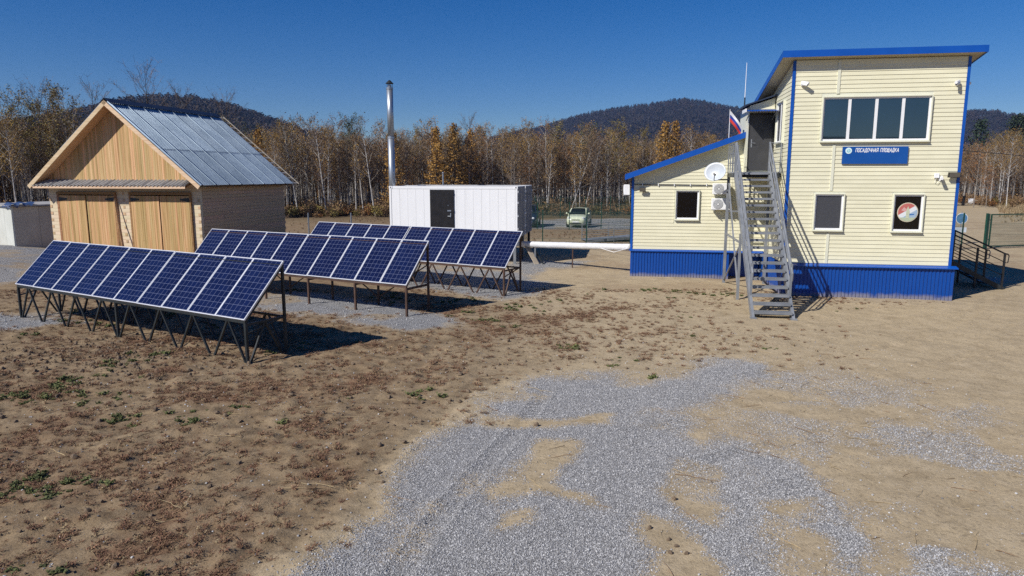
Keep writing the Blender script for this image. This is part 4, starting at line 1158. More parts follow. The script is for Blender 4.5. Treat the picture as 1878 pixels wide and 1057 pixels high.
# ------------------------------------------------------------------ the two white containers
CO = (.25, 32.15, 0.0); CA = R(9.2)
def C2W(x, y, z): return Vector((CO[0]+x*math.cos(CA)+y*math.sin(CA), CO[1]-x*math.sin(CA)+y*math.cos(CA), z))
def container(label, ybase, door):
    c = empty('white_container', C2W(0, ybase, 0), -CA, label, 'container', 'white containers raised on posts')
    Lc, D, z0, z1 = 6.11, 2.44, 1.20, 3.60
    MB().box(-Lc+.06, -.06, .06, D-.06, z0+.1, z1-.05).build('core', M['cwhite'], c)
    fr = MB()
    for x in (-Lc, -.10):
        for y in (0, D-.10): fr.box(x, x+.10, y, y+.10, z0, z1)
    for y in (0.005, D-.085):
        fr.box(-Lc+.1, -.10, y, y+.08, z1-.13, z1-.004); fr.box(-Lc+.1, -.10, y, y+.08, z0+.004, z0+.15)
    for x in (-Lc+.005, -.085):
        fr.box(x, x+.08, .1, D-.1, z1-.13, z1-.004); fr.box(x, x+.08, .1, D-.1, z0+.004, z0+.15)
    fr.build('frame', M['cwhite'], c, bevel=.008)
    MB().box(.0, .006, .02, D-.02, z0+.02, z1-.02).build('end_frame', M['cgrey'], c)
    # flat side sheets towards the yard
    n = 15; w = (Lc-.22)/n
    for k in range(n):
        a = -Lc+.11+k*w; b_ = a+w
        for (p, q, lo) in ([(a, b_, z0+.152)] if not door or b_ < -4.09 or a > -3.02 else [(a, min(b_, -4.12), z0+.152), (max(a, -2.99), b_, z0+.152), (max(a, -4.12), min(b_, -2.99), 3.42)]):
            if q-p < .02: continue
            MB().box(p+.003, q-.003, .014+rnd.uniform(0, .003), .055, lo, z1-.135).build('side_sheet', M['cwhite'], c)
    # ribbed ends with doors, hinges and lock bars
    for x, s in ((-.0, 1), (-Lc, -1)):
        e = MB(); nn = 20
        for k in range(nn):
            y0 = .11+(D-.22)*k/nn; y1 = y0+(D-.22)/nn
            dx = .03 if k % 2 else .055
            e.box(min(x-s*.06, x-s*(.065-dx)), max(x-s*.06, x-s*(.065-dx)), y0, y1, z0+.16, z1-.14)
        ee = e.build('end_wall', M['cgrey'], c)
        if s > 0:
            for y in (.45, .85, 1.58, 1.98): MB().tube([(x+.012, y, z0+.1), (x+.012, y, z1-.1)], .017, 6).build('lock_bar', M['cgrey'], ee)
            for z in (z0+.4, z0+1.0, z0+1.6, z0+2.1):
                for y in (.06, D-.08): MB().box(x-.02, x+.03, y-.04, y+.05, z, z+.1).build('hinge', M['cwhite'], ee)
    for x in (-Lc-.008, -.15):
        for z in (z0-.006, z1-.115): MB().box(x, x+.158, -.008, .10, z, z+.12).build('corner_casting', M['cwhite'], c)
        MB().box(x+.055, x+.105, -.012, -.007, z1-.085, z1-.03).build('casting_hole', M['black'], c)
    MB().box(-Lc+.09, -.09, .09, D-.09, z1-.05, z1-.012).build('roof', M['dirtyroof'], c)
    for x in (-Lc+.12, -Lc*.5, -.14):
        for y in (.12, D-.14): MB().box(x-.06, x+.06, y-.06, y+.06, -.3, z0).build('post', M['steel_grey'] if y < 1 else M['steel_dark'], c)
    if door:
        d = MB().box(-4.09, -3.02, -.03, .05, z0+.06, 3.40).build('door', M['brown_door'], c)
        MB().box(-4.13, -4.092, -.02, .05, z0+.06, 3.44).box(-3.018, -2.98, -.02, .05, z0+.06, 3.44).box(-4.092, -3.018, -.02, .05, 3.402, 3.44).build('door_frame', M['black'], d)
        h = MB(); h.box(-3.16, -3.12, -.045, -.03, 2.15, 2.36); h.tube([(-3.14, -.04, 2.22), (-3.14, -.09, 2.22), (-3.27, -.09, 2.22)], .012, 6)
        h.build('handle', M['galv'], d)
        MB().box(-3.30, -3.12, -.036, -.03, 2.44, 2.50).build('lock_plate', M['galv'], d)
        MB().tube([(-3.26, -.034, 2.72), (-3.26, -.04, 2.72)], .02, 8).build('peephole', M['galv'], d)
        for k in range(3): MB().box(-3.02, -2.99, -.045, -.028, z0+.4+.8*k, z0+.52+.8*k).build('hinge', M['black'], d)
    return c
container('front white container with a dark door behind the last row of panels', 0, True)
container('rear white container standing close behind the one with the dark door', 2.56, False)
ch = empty('chimney_pipe', C2W(-6.36, 1.2, 0), -CA, 'tall shiny steel chimney pipe with a conical cap beside the white container', 'chimney')
zs = [-.2, 2.4, 5.9, 8.2]
for k in range(3):
    MB().tube([(0, 0, zs[k]+.01), (0, 0, zs[k+1])], .155 if k < 2 else .150, 18).build('pipe_section', M['galv'], ch, smooth=True)
    MB().tube([(0, 0, zs[k+1]-.05), (0, 0, zs[k+1]+.03)], .166, 18).build('band', M['galv'], ch)
MB().tube([(0, 0, 8.15), (0, 0, 8.36)], .09, 12).build('neck', M['galv'], ch)
for k in range(3): MB().bar((.13*math.cos(k*2.1), .13*math.sin(k*2.1), 8.15), (.16*math.cos(k*2.1), .16*math.sin(k*2.1), 8.42), .015).build('cap_strut', M['steel_dark'], ch)
MB().lathe([(0, 8.58), (.05, 8.56), (.19, 8.42), (.185, 8.405), (0, 8.5)], 18).build('cap', M['steel_dark'], ch)
MB().bar((-.2, -.02, 3.2), (.25, -.02, 3.2), .04, .04).build('bracket', M['steel_dark'], ch)
for q in ((7.0, 3.5, 3.6), (4.5, 9, .1)): MB().tube([(0, 0, 6.0), q], .006, 4).build('guy_wire', M['cable'], ch)
vp = empty('vent_pipe', C2W(-4.6, 4.2, 3.55), -CA, 'short thin steel vent pipe on the rear container roof', 'vent')
MB().tube([(0, 0, -.02), (0, 0, .62)], .04, 10).build('pipe', M['galv'], vp); MB().lathe([(0, .74), (.07, .66), (.065, .655), (0, .69)], 12).build('cap', M['galv'], vp)
MB().bar((0, 0, .55), (0, 0, .70), .012).build('stem', M['galv'], vp)

# insulated heating pipe between container and building
p0, p1 = C2W(.10, 1.0, .86), B2W(AX0-.02, AY+.35, 1.16)
ip = empty('insulated_pipe', (p0.x, p0.y, 0), 0, 'thick white insulated pipe running from the containers to the building', 'pipe')
mb = MB(); d = p1-p0; pts, rs = [], []
nseg = 16
for k in range(nseg):
    for t, r_ in ((0, .135), (.15, .143+.006*rnd.random()), (.85, .143+.006*rnd.random()), (.98, .135)):
        q = p0+d*((k+t)/nseg); pts.append((q.x-p0.x, q.y-p0.y, q.z+.004*math.sin(k*1.3))); rs.append(r_)
mb.tube(pts, rs, 14).build('wrapped_pipe', M['insul'], ip, smooth=True)
MB().tube([(0, 0, .86), (-.9, .15, .86), (-1.1, .25, 1.25)], .11, 12).build('elbow', M['insul'], ip, smooth=True)
q = p0+d*.50; MB().bar((q.x-p0.x, q.y-p0.y, -.15), (q.x-p0.x, q.y-p0.y, q.z-.12), .05, .05).build('support_post', M['steel_rust'], ip)
q = p0+d*.13; MB().bar((q.x-p0.x, q.y-p0.y-.02, -.15), (q.x-p0.x, q.y-p0.y-.02, q.z-.11), .07, .07).build('support_post', M['steel_grey'], ip)
q0, q1 = p0+d*.72, p0+d*1.0
MB().tube([(q0.x-p0.x, q0.y-p0.y-.17, q0.z-.02), ((q0.x+q1.x)/2-p0.x, (q0.y+q1.y)/2-p0.y-.17, q0.z-.16), (q1.x-p0.x-.08, q1.y-p0.y-.17, q1.z)], .012, 6).build('loose_cable', M['white'], ip)
pk = empty('leaning_board', (.62, 32.75, 0), 0, 'grey weathered board sloping to the ground beside the container post', 'board')
MB().bar((-.02, .3, .98), (.56, -.6, -.02), .24, .045).build('board', M['plank_grey'], pk)
MB().bar((.28, .38, .92), (.86, -.5, -.02), .06, .05).build('batten', M['steel_dark'], pk)

# ------------------------------------------------------------------ fences, gate, ramp, signs
def mesh_panel(w, h, dense=.055):
    mb = MB(); n = int(w/dense)
    for k in range(n+1):
        x = w*k/n; mb.box(x-.0035, x+.0035, -.0035, .0035, 0, h)
    for z in (.05, .22, .24, .62, 1.02, 1.22, 1.24, 1.6, h-.06): mb.box(0, w, .004, .0105, z-.0035, z+.0035)
    return mb
def fence(p, q, n, label, h=2.0, steel='green_steel', wire=True, group='green wire mesh fences'):
    p, q = Vector((*p, 0)), Vector((*q, 0)); d = q-p
    f = empty('mesh_fence', p, math.atan2(d.y, d.x), label, 'fence', group)
    w = d.length/n; pm = None
    for k in range(n+1):
        MB().box(w*k-.03, w*k+.03, -.03, .03, -.15, h+.05).build('post', M[steel], f)
    for k in range(n):
        if wire:
            if pm is None:
                pm = mesh_panel(w-.06, h-.12).build('mesh_panel', M['green_wire'], f); o = pm
            else:
                o = pm.copy(); COL.objects.link(o)
            o.location = (w*k+.03, -.034, .08)
    return f
fence((-.8, 42.4), (9.85, 42.4), 4, 'nearest green mesh fence section between the container and the building')
fence((-.5, 53.9), (14.2, 53.6), 6, 'green mesh fence directly in front of the pale green car', h=2.05)
fence((-.2, 68.5), (24.4, 69.2), 10, 'farthest green mesh fence along the back of the parking ground', h=2.1)
fence((-.8, 42.4), (-.5, 53.9), 4, 'green mesh fence running back beside the containers towards the cars')
fence((16.5, 36.6), (25.14, 38.92), 4, 'green mesh fence section behind the entrance steps')
for k, x in enumerate((-12.4, -9.8)):
    p = MB().tube([(0, 0, -.2), (0, 0, 1.86)], .045, 10).build('fence_post', M['galv'])
    p.location = (x*1.0, 42.6, 0)
    tag(p, ['bare grey steel post in the grass nearer the barn', 'bare grey steel post in the grass nearer the white container'][k], 'post', 'bare grey fence posts')
gt = empty('wire_gate', (27.0, 39.4, 0), math.atan2(.9, 4.0), 'green framed wire mesh gate across the dirt road at the right edge', 'gate')
MB().box(-.34, -.25, -.05, .05, -.2, 2.0).build('gate_post', M['green_steel'], gt)
fr = MB()
for (p, q) in (((0, 0, .12), (0, 0, 1.95)), ((4.0, 0, .12), (4.0, 0, 1.95)), ((0, 0, 1.93), (4.0, 0, 1.93)), ((0, 0, .14), (4.0, 0, .14)), ): fr.bar(p, q, .06, .06)
fr.build('gate_frame', M['green_steel'], gt)
MB().box(-.20, -.13, -.035, .035, -.1, 1.98).build('hinge_post', M['green_wire'], gt)
for z in (.5, 1.6): MB().box(-.13, .0, -.02, .02, z, z+.05).build('hinge', M['green_steel'], gt)
o = mesh_panel(3.92, 1.76).build('mesh_panel', M['green_wire'], gt); o.location = (.04, -.04, .15)

rs = empty('road_sign', (27.0, 42.0, 0), R(-6), 'round blue road sign with a white plate below it behind the fence', 'sign')
MB().tube([(0, .03, -.2), (0, .03, 1.95)], .028, 8).build('pole', M['galv'], rs)
dm = pmat('road_sign_blue', (.07, .19, .36), (.10, .24, .42), 5, .4)
sdisc = disc(.335, -.012, 0, 0, 1.55, 32).build('disc', M['white'], rs)
disc(.310, -.016, -.0125, 0, 1.55, 32).build('blue_face', dm, sdisc)
MB().prism([(.0, 1.27), (.13, 1.30), (.10, 1.34), (.04, 1.33)], -.019, -.0162).build('white_mark', M['white'], sdisc)
MB().box(-.32, .32, -.012, 0, .72, 1.02).build('plate', pmat('plate_pale', (.50, .56, .62), (.58, .64, .70), 4, .4), rs)
for k, (x, y, a, lab) in enumerate(((62.6, 97.5, .1, 'dark wooden post at the bend of the far dirt road'),)):
    p = empty('road_post', (x, y, 0), a, lab, 'post')
    MB().bar((0, 0, -.2), (.12, 0, 1.35), .28, .22).build('post', M['black'], p)
    MB().bar((.1, .0, .15), (2.2, .1, .75), .08, .08).build('rail', M['plank_grey'], p)
p = empty('white_marker', (63.9, 97.9, 0), 0, 'small white board beside the dark post on the far dirt road', 'marker')
MB().box(-.02, .04, 0, .05, -.1, .6).build('stake', M['plank_grey'], p); MB().box(-.32, .36, -.04, 0, .32, .98).build('board', M['white'], p)

# grey ramp with railings behind the fence, leading up to the back of the building
rm = empty('steel_ramp', (4.6, 43.2, 0), R(8), 'low grey steel access ramp with railings behind the mesh fence', 'ramp')
for y in (0, 1.3):
    MB().bar((0, y, .05), (7.0, y, .55), .06, .16).build('side_beam', M['steel_grey'], rm)
    for k in range(5):
        x = 1.72*k+.05; MB().bar((x, y, -.1), (x, y, .07*x+1.02), .05, .05).build('rail_post', M['steel_grey'], rm)
    for off in (1.0, .6, .35): MB().tube([(0, y, off+.02), (7.0, y, off+.5)], .02, 6).build('rail', M['steel_grey'], rm)
MB().bar((0, .65, .10), (7.0, .65, .60), 1.2, .03).build('deck', M['steel_grey'], rm)

# overhead cables
def wire_thing(pts, label, r=.014):
    a = Vector(pts[0]); o = empty('overhead_cable', a, 0, label, 'cable')
    P = []
    for (p, q) in zip(pts[:-1], pts[1:]):
        p, q = Vector(p), Vector(q)
        for k in range(10): t = k/10; P.append(p.lerp(q, t) - Vector((0, 0, 4*t*(1-t)*.02*(q-p).length)) - a)
    P.append(Vector(pts[-1])-a)
    MB().tube(P, r, 5).build('cable', M['cable'], o)
wire_thing([B2W(.05, 5.5, 5.35), (52, 44.5, 5.9)], 'black overhead cable leaving the tower for the right edge')
wire_thing([C2W(-.1, 4.9, 3.45), B2W(AX0+.02, AY+.3, 3.95)], 'black cable slung from the container roof to the low wing')
wire_thing([C2W(-.1, 2.6, 3.2), B2W(AX0, AY+.6, 3.7)], 'thinner sagging cable just below the one from the container', .010)

# ------------------------------------------------------------------ parked cars
def car(name, label, loc, rz, paint, L_=3.7, W_=1.66, H_=1.53, suv=False):
    c = empty(name, loc, rz, label, 'car', 'cars parked behind the fence')
    # lower body: stations from nose to tail; the cabin sits on it as pillars, roof and glass
    hb = .95 if not suv else 1.08
    k_ = W_/1.66
    S = [(L_/2, .40, .60, .50), (L_/2-.06, .26, .72, .66), (L_/2-.22, .2, .84, .76), (L_/2-.55, .2, .93, .80), (L_/2-1.0, .2, hb+.06, .82), (0, .2, hb+.07, .83), (-L_/2+.35, .2, hb+.06, .81), (-L_/2+.08, .24, hb-.02, .74), (-L_/2, .36, .80, .64)]
    rows = []
    for (x, zb, zt, hw) in S:
        q = [(0, zb), (hw*.82, zb), (hw*.97, zb+.10), (hw, zb+.5*(zt-zb)), (hw*.97, zt-.10), (hw*.90, zt-.02), (hw*.6, zt+.012), (0, zt+.02)]
        rows.append([(x, a*k_, z) for a, z in q] + [(x, -a*k_, z) for a, z in q[-2:0:-1]])
    n = len(rows[0]); vs = [p for r_ in rows for p in r_]; fs = []
    for i in range(len(rows)-1):
        for k in range(n): fs.append((i*n+k, i*n+(k+1) % n, (i+1)*n+(k+1) % n, (i+1)*n+k))
    fs += [tuple(range(n)), tuple((len(rows)-1)*n+k for k in reversed(range(n)))]
    MB().add(vs, fs).build('body', paint, c, smooth=True)
    zb = hb+.03; fB, fT, rT, rB = L_/2-.92, L_/2-1.58, -L_/2+.62, -L_/2+.14
    wb, wt_ = .76*k_, .58*k_
    bot = {('f', s): Vector((fB, s*wb*.94, zb)) for s in (-1, 1)} | {('r', s): Vector((rB, s*wb*.92, zb)) for s in (-1, 1)}
    topc = {('f', s): Vector((fT, s*wt_, H_-.07)) for s in (-1, 1)} | {('r', s): Vector((rT, s*wt_*.96, H_-.09)) for s in (-1, 1)}
    rv = []
    for (i, j) in ((0, 0), (1, 0), (2, 0)):
        pass
    roofm = MB(); nx = 6
    for i in range(nx+1):
        t = i/nx; x = fT+.03+(rT-.06-fT)*t
        for j in range(7):
            u = -1+2*j/6; rv.append((x, u*(wt_+.015), H_-.075+.075*(1-u*u)*math.sin(math.pi*(.12+.76*t))**.5+.004))
    m0 = len(rv); rv += [(p[0], p[1], p[2]-.05) for p in rv]
    rfs = []
    for i in range(nx):
        for j in range(6):
            a0 = i*7+j; rfs += [(a0, a0+1, a0+8, a0+7), (m0+a0, m0+a0+7, m0+a0+8, m0+a0+1)]
    roofm.add(rv, rfs).build('roof', paint, c, smooth=True)
    for key in bot:
        MB().bar(bot[key], topc[key], .07, .07).build('pillar', paint, c)
    for s in (-1, 1):
        pm = [bot[('f', s)].lerp(bot[('r', s)], .50), topc[('f', s)].lerp(topc[('r', s)], .42)]
        MB().bar(pm[0], pm[1], .06, .06).build('pillar', paint, c)
        for (a0, a1) in ((0, .5), (.5, 1)):
            b0, b1 = bot[('f', s)].lerp(bot[('r', s)], a0), bot[('f', s)].lerp(bot[('r', s)], a1)
            t0, t1 = topc[('f', s)].lerp(topc[('r', s)], a0*.84), topc[('f', s)].lerp(topc[('r', s)], .42 if a1 < .9 else 1)
            MB().add([b0, b1, t1, t0, b0*.97, b1*.97, t1*.97, t0*.97], [(0, 1, 2, 3), (7, 6, 5, 4), (0, 4, 5, 1), (2, 6, 7, 3)]).build('side_window', M['glass_car'], c)
    for nm, e in (('windscreen', 'f'), ('rear_window', 'r')):
        q = [bot[(e, -1)], bot[(e, 1)], topc[(e, 1)], topc[(e, -1)]]; dx = Vector((-.02 if e == 'f' else .02, 0, 0))
        MB().add([*q, *[v_+dx for v_ in q]], [(0, 1, 2, 3), (7, 6, 5, 4), (0, 4, 5, 1), (2, 6, 7, 3)]).build(nm, M['glass_car'], c)
    xf = L_/2-.85
    for s in (-1, 1):
        for x in (L_/2-.70, -L_/2+.62):
            wy = s*(.74*k_)
            w = MB().lathe([(0, -.1), (.17, -.1), (.29, -.09), (.30, 0), (.29, .09), (.17, .1), (0, .1)], 22, (x, wy, .30), 'y').build('wheel', M['rubber'], c)
            MB().lathe([(0, s*.115), (.05, s*.12), (.17, s*.108), (.18, s*.098)], 16, (x, wy, .30), 'y').build('rim', M['alu'], w)
        MB().lathe([(0, .09), (.07, .08), (.12, .03), (.12, -.08)], 14, (L_/2-.15, s*.56*k_, .74), 'x').build('headlight', pmat('headlight', (.55, .58, .60), (.7, .72, .74), 8, .12), c)
        MB().tube([(xf-.28, s*.82*k_, hb+.12), (xf-.27, s*.97*k_, hb+.16)], [.05, .085], 8).build('mirror', paint, c, smooth=True)
    MB().box(L_/2-.12, L_/2+.012, -.34, .34, .585, .66).build('grille', M['black'], c, bevel=.02)
    MB().box(L_/2-.10, L_/2+.012, -.46, .46, .30, .40).build('bumper_grille', M['black'], c, bevel=.02)
    MB().box(L_/2, L_/2+.028, -.26, .26, .42, .53).build('number_plate', M['white'], c)
    MB().box(-L_/2-.03, -L_/2+.04, -.26, .26, .62, .73).build('number_plate', M['white'], c)
    return c
def paint_mat(name, c):
    m = pmat(name, tuple(.92*x for x in c), c, 2, .28); m.node_tree.nodes['Principled BSDF'].inputs['Coat Weight'].default_value = .6; return m
car('parked_car', 'small pale green hatchback facing the yard behind the mesh fence', (5.5, 57.3, 0), R(-104), paint_mat('pale_green_paint', (.72, .78, .56)))
car('parked_car', 'dark blue car half hidden behind the right end of the containers', (1.32, 57.5, 0), R(-97), paint_mat('dark_blue_paint', (.012, .022, .05)), 4.4, 1.8, 1.75, True)

# ------------------------------------------------------------------ loose ground cover
def gn_scatter(name, pts, scl, rot, kinds, protos, mat_label, z_rot_only=False):
    """one object: a point cloud with a proto mesh instanced on every point"""
    me = bpy.data.meshes.new(name); me.vertices.add(len(pts)); me.vertices.foreach_set('co', np.asarray(pts, np.float32).ravel())
    a = me.attributes.new('scl', 'FLOAT_VECTOR', 'POINT'); a.data.foreach_set('vector', np.asarray(scl, np.float32).ravel())
    a = me.attributes.new('rot', 'FLOAT_VECTOR', 'POINT'); a.data.foreach_set('vector', np.asarray(rot, np.float32).ravel())
    a = me.attributes.new('kindid', 'INT', 'POINT'); a.data.foreach_set('value', np.asarray(kinds, np.int32))
    o = bpy.data.objects.new(name, me); COL.objects.link(o); tag(o, kind='stuff')
    ng = bpy.data.node_groups.new(name+'_nodes', 'GeometryNodeTree')
    ng.interface.new_socket('Geometry', in_out='INPUT', socket_type='NodeSocketGeometry')
    ng.interface.new_socket('Geometry', in_out='OUTPUT', socket_type='NodeSocketGeometry')
    gi, go = ng.nodes.new('NodeGroupInput'), ng.nodes.new('NodeGroupOutput')
    jn = ng.nodes.new('GeometryNodeJoinGeometry')
    def named(nm, typ):
        n = ng.nodes.new('GeometryNodeInputNamedAttribute'); n.data_type = typ; n.inputs[0].default_value = nm; return n.outputs[0]
    sc_o, ro_o, ki_o = named('scl', 'FLOAT_VECTOR'), named('rot', 'FLOAT_VECTOR'), named('kindid', 'INT')
    e2r = ng.nodes.new('FunctionNodeEulerToRotation'); ng.links.new(ro_o, e2r.inputs[0])
    for k, obs in enumerate(protos):
        cmp_ = ng.nodes.new('FunctionNodeCompare'); cmp_.data_type = 'INT'; cmp_.operation = 'EQUAL'
        ng.links.new(ki_o, cmp_.inputs[2]); cmp_.inputs[3].default_value = k
        for ob in obs:
            oi = ng.nodes.new('GeometryNodeObjectInfo'); oi.inputs[0].default_value = ob; oi.transform_space = 'ORIGINAL'
            try: oi.inputs[1].default_value = True
            except Exception: pass
            ip_ = ng.nodes.new('GeometryNodeInstanceOnPoints')
            ng.links.new(gi.outputs[0], ip_.inputs['Points']); ng.links.new(cmp_.outputs[0], ip_.inputs['Selection'])
            ng.links.new(oi.outputs['Geometry'], ip_.inputs['Instance']); ng.links.new(e2r.outputs[0], ip_.inputs['Rotation']); ng.links.new(sc_o, ip_.inputs['Scale'])
            ng.links.new(ip_.outputs[0], jn.inputs[0])
    ng.links.new(jn.outputs[0], go.inputs[0])
    md = o.modifiers.new('scatter', 'NODES'); md.node_group = ng
    return o
def loose(mb_or_mesh):      # a proto kept out of the scene's collections
    return mb_or_mesh
def proto_obj(name, vs, fs, mats, mi=None, smooth=False):
    me = bpy.data.meshes.new(name); me.from_pydata([tuple(v) for v in vs], [], [tuple(f) for f in fs])
    for m_ in mats: me.materials.append(m_)
    if mi is not None: me.polygons.foreach_set('material_index', mi)
    if smooth: me.polygons.foreach_set('use_smooth', [True]*len(me.polygons))
    return bpy.data.objects.new(name, me)

# stones
m, nt, b = new_mat('grey_stone')
oi = N(nt, 'ShaderNodeObjectInfo'); v = coords(nt)
c = ramp(nt, oi.outputs['Random'], [(0, (.16, .16, .165)), (.35, (.30, .30, .307)), (.7, (.43, .43, .435)), (.92, (.56, .56, .56)), (1, (.68, .675, .665))])
c = mixrgb(nt, math_(nt, 'MULTIPLY', noise(nt, v, 2.5, 3), .35), c, (.26, .235, .20))
L(nt, c, b.inputs['Base Color']); b.inputs['Roughness'].default_value = .85; b.inputs['Specular IOR Level'].default_value = .25
M['stone'] = m
def stone_proto(seed):
    bm = bmesh.new(); bmesh.ops.create_icosphere(bm, subdivisions=1, radius=1.0); r_ = random.Random(seed)
    for v_ in bm.verts: v_.co = Vector((v_.co.x*r_.uniform(.7, 1.2), v_.co.y*r_.uniform(.7, 1.15), v_.co.z*r_.uniform(.45, .8)))
    for _ in range(3):
        d_ = Vector((r_.gauss(0, 1), r_.gauss(0, 1), r_.gauss(0, 1))).normalized()
        for v_ in bm.verts:
            k = v_.co.dot(d_)
            if k > .62: v_.co -= d_*(k-.62)
    vs = [v_.co[:] for v_ in bm.verts]; fs = [[q.index for q in f.verts] for f in bm.faces]; bm.free()
    return proto_obj('stone', vs, fs, [M['stone']])
sprot = [[stone_proto(s)] for s in range(4)]
def scatter_stones(n, x0, x1, y0, y1, smin, smax, seed, thr):
    g = np.random.default_rng(seed)
    # denser close to the lens where single stones show
    y = y0 + (y1-y0)*g.random(n)**1.35; x = x0 + (x1-x0)*g.random(n)
    keep = g.random(n) < np.clip((gravel_mask(x, y)-thr)*1.6, 0, 1)
    keep &= (np.abs(x) < y*.80+1.5)
    x, y = x[keep], y[keep]
    s = smin + (smax-smin)*g.random(len(x))**2.2
    z = ground_h(x, y) + s*.25
    return np.stack([x, y, z], 1), s
P1, S1 = scatter_stones(640000, -4, 9.5, 4.6, 15.6, .0045, .0135, 101, .12)
P2, S2 = scatter_stones(9000, -22, 4, 17, 34, .015, .035, 102, .2)
g = np.random.default_rng(103)
xs = g.uniform(-9, 9, 5200); ys = 5+13*g.random(5200)**1.4
k_ = np.abs(xs) < ys*.8+1; xs, ys = xs[k_], ys[k_]; ss = .006+.016*g.random(len(xs))**3
P3 = np.stack([xs, ys, ground_h(xs, ys)+ss*.3], 1)
PP = np.concatenate([P1, P2, P3]); SS = np.concatenate([S1, S2, ss])
gn_scatter('gravel', PP, np.repeat(SS[:, None], 3, 1), np.stack([g.uniform(-.5, .5, len(PP)), g.uniform(-.5, .5, len(PP)), g.uniform(0, 6.28, len(PP))], 1), g.integers(0, 4, len(PP)), sprot, '')
# clods of earth along the turned soil
m = pmat('earth_clod', (.10, .07, .045), (.22, .16, .105), 3, .95); 
M['clod'] = m
cl = []
for s in range(3):
    o = stone_proto(20+s); o.data.materials[0] = m; cl.append([o])
xs = np.concatenate([g.normal(-9.3, 1.7, 1300), g.uniform(-9, 3, 900)]); ys = np.concatenate([g.normal(15.6, 1.2, 1300), g.uniform(6.3, 18, 900)])
k_ = gravel_mask(xs, ys) < .2; xs, ys = xs[k_], ys[k_]; ss = .012+.06*g.random(len(xs))**3.5
gn_scatter('earth_clods', np.stack([xs, ys, ground_h(xs, ys)+ss*.2], 1), np.repeat(ss[:, None], 3, 1), g.uniform(0, 6.28, (len(xs), 3)), g.integers(0, 3, len(xs)), cl, '')

# dry weeds
def tuft_proto(seed, n, spread, h, w, mats, flat_=.0, leaf=0):
    r_ = random.Random(seed); vs, fs, mi = [], [], []
    for k in range(n):
        a = r_.uniform(0, 6.28); lean = r_.uniform(.25, 1.0)*spread; hh = h*r_.uniform(.35, 1.0)*(1-flat_*r_.random())
        bx, by = r_.gauss(0, .16*spread), r_.gauss(0, .16*spread)
        dx, dy = math.cos(a), math.sin(a); px, py = -dy*w/2, dx*w/2
        tx, ty = bx+dx*lean, by+dy*lean
        mx, my = bx+dx*lean*.35, by+dy*lean*.35
        i = len(vs)
        vs += [(bx-px, by-py, 0), (bx+px, by+py, 0), (mx+px*.9, my+py*.9, hh*.6), (mx-px*.9, my-py*.9, hh*.6), (tx, ty, hh)]
        fs += [(i, i+1, i+2, i+3), (i+3, i+2, i+4)]; q = r_.randrange(len(mats)); mi += [q, q]
        for _ in range(leaf):
            t = r_.uniform(.3, 1); c = Vector((bx+(tx-bx)*t, by+(ty-by)*t, hh*t)); s = w*r_.uniform(1.2, 2.6)
            u_ = Vector((r_.gauss(0, 1), r_.gauss(0, 1), r_.gauss(0, .6))).normalized()*s; v_ = u_.cross(Vector((r_.gauss(0, 1), r_.gauss(0, 1), r_.gauss(0, 1)))).normalized()*s*.5
            i = len(vs); vs += [c-u_, c+v_, c+u_, c-v_]; fs.append((i, i+1, i+2, i+3)); mi.append(q)
    return proto_obj('tuft', vs, fs, mats, mi)
wm1 = pmat('dry_red_weed', (.15, .073, .043), (.26, .14, .085), 5, .9, rand=.25)
wm2 = pmat('dry_brown_weed', (.17, .10, .052), (.30, .195, .11), 5, .9, rand=.25)
wm3 = pmat('straw', (.30, .22, .12), (.42, .33, .19), 5, .9, rand=.2)
wm4 = pmat('green_weed', (.085, .10, .03), (.15, .165, .055), 5, .8, rand=.25)
tp_ = [[tuft_proto(1, 16, .10, .085, .007, [wm1, wm1, wm2], .5, 2)], [tuft_proto(2, 20, .13, .07, .007, [wm1, wm2], .5, 2)], [tuft_proto(3, 14, .09, .10, .006, [wm2, wm3, wm1], .4, 1)], [tuft_proto(4, 16, .10, .07, .014, [wm4], .4, 3)]]
xs = g.uniform(-22, 14, 200000); ys = 5+20*g.random(200000)**1.25
k_ = (g.random(len(xs)) < weed_mask(xs, ys)*(1-gravel_mask(xs, ys))*.85) & (np.abs(xs) < ys*.8+1.5); xs, ys = xs[k_][:60000], ys[k_][:60000]
sc_ = .25+.95*g.random(len(xs))**1.5; kd = g.choice([0, 0, 1, 1, 2], len(xs))
green = fbm(xs*.8, ys*.8, 91, 3) > .71; kd = np.where(green & (g.random(len(xs)) < .6), 3, kd)
gn_scatter('dry_weeds', np.stack([xs, ys, ground_h(xs, ys)], 1), np.stack([sc_, sc_, sc_*g.uniform(.6, 1.3, len(xs))], 1), np.stack([0*xs, 0*xs, g.uniform(0, 6.28, len(xs))], 1), kd, tp_, '')
# dry stalks and bits of stick lying about
def stick_proto(seed):
    r_ = random.Random(seed); mb = MB(); p = [(0, 0, .004)]
    for k in range(4): p.append((p[-1][0]+.25, p[-1][1]+r_.uniform(-.07, .07), .004+.012*r_.random()))
    mb.tube(p, [.006, .006, .005, .004, .002], 4); q = p[2]
    mb.tube([q, (q[0]+.16, q[1]+.12*r_.choice((-1, 1)), .02)], [.004, .002], 3)
    return proto_obj('stick', mb.v, mb.f, [r_.choice([wm3, wm2, wm3])])
sk = [[stick_proto(s)] for s in range(5)]
xs = g.uniform(-13, 9, 900); ys = 5.2+13*g.random(900)**1.3; k_ = (np.abs(xs) < ys*.8+1) & (gravel_mask(xs, ys) < .6); xs, ys = xs[k_], ys[k_]
sc_ = .12+.48*g.random(len(xs))**2.4
gn_scatter('dry_sticks', np.stack([xs, ys, ground_h(xs, ys)+.004], 1), np.stack([sc_, sc_, .6+.4*sc_], 1), np.stack([0*xs, 0*xs, g.uniform(0, 6.28, len(xs))], 1), g.integers(0, 5, len(xs)), sk, '')
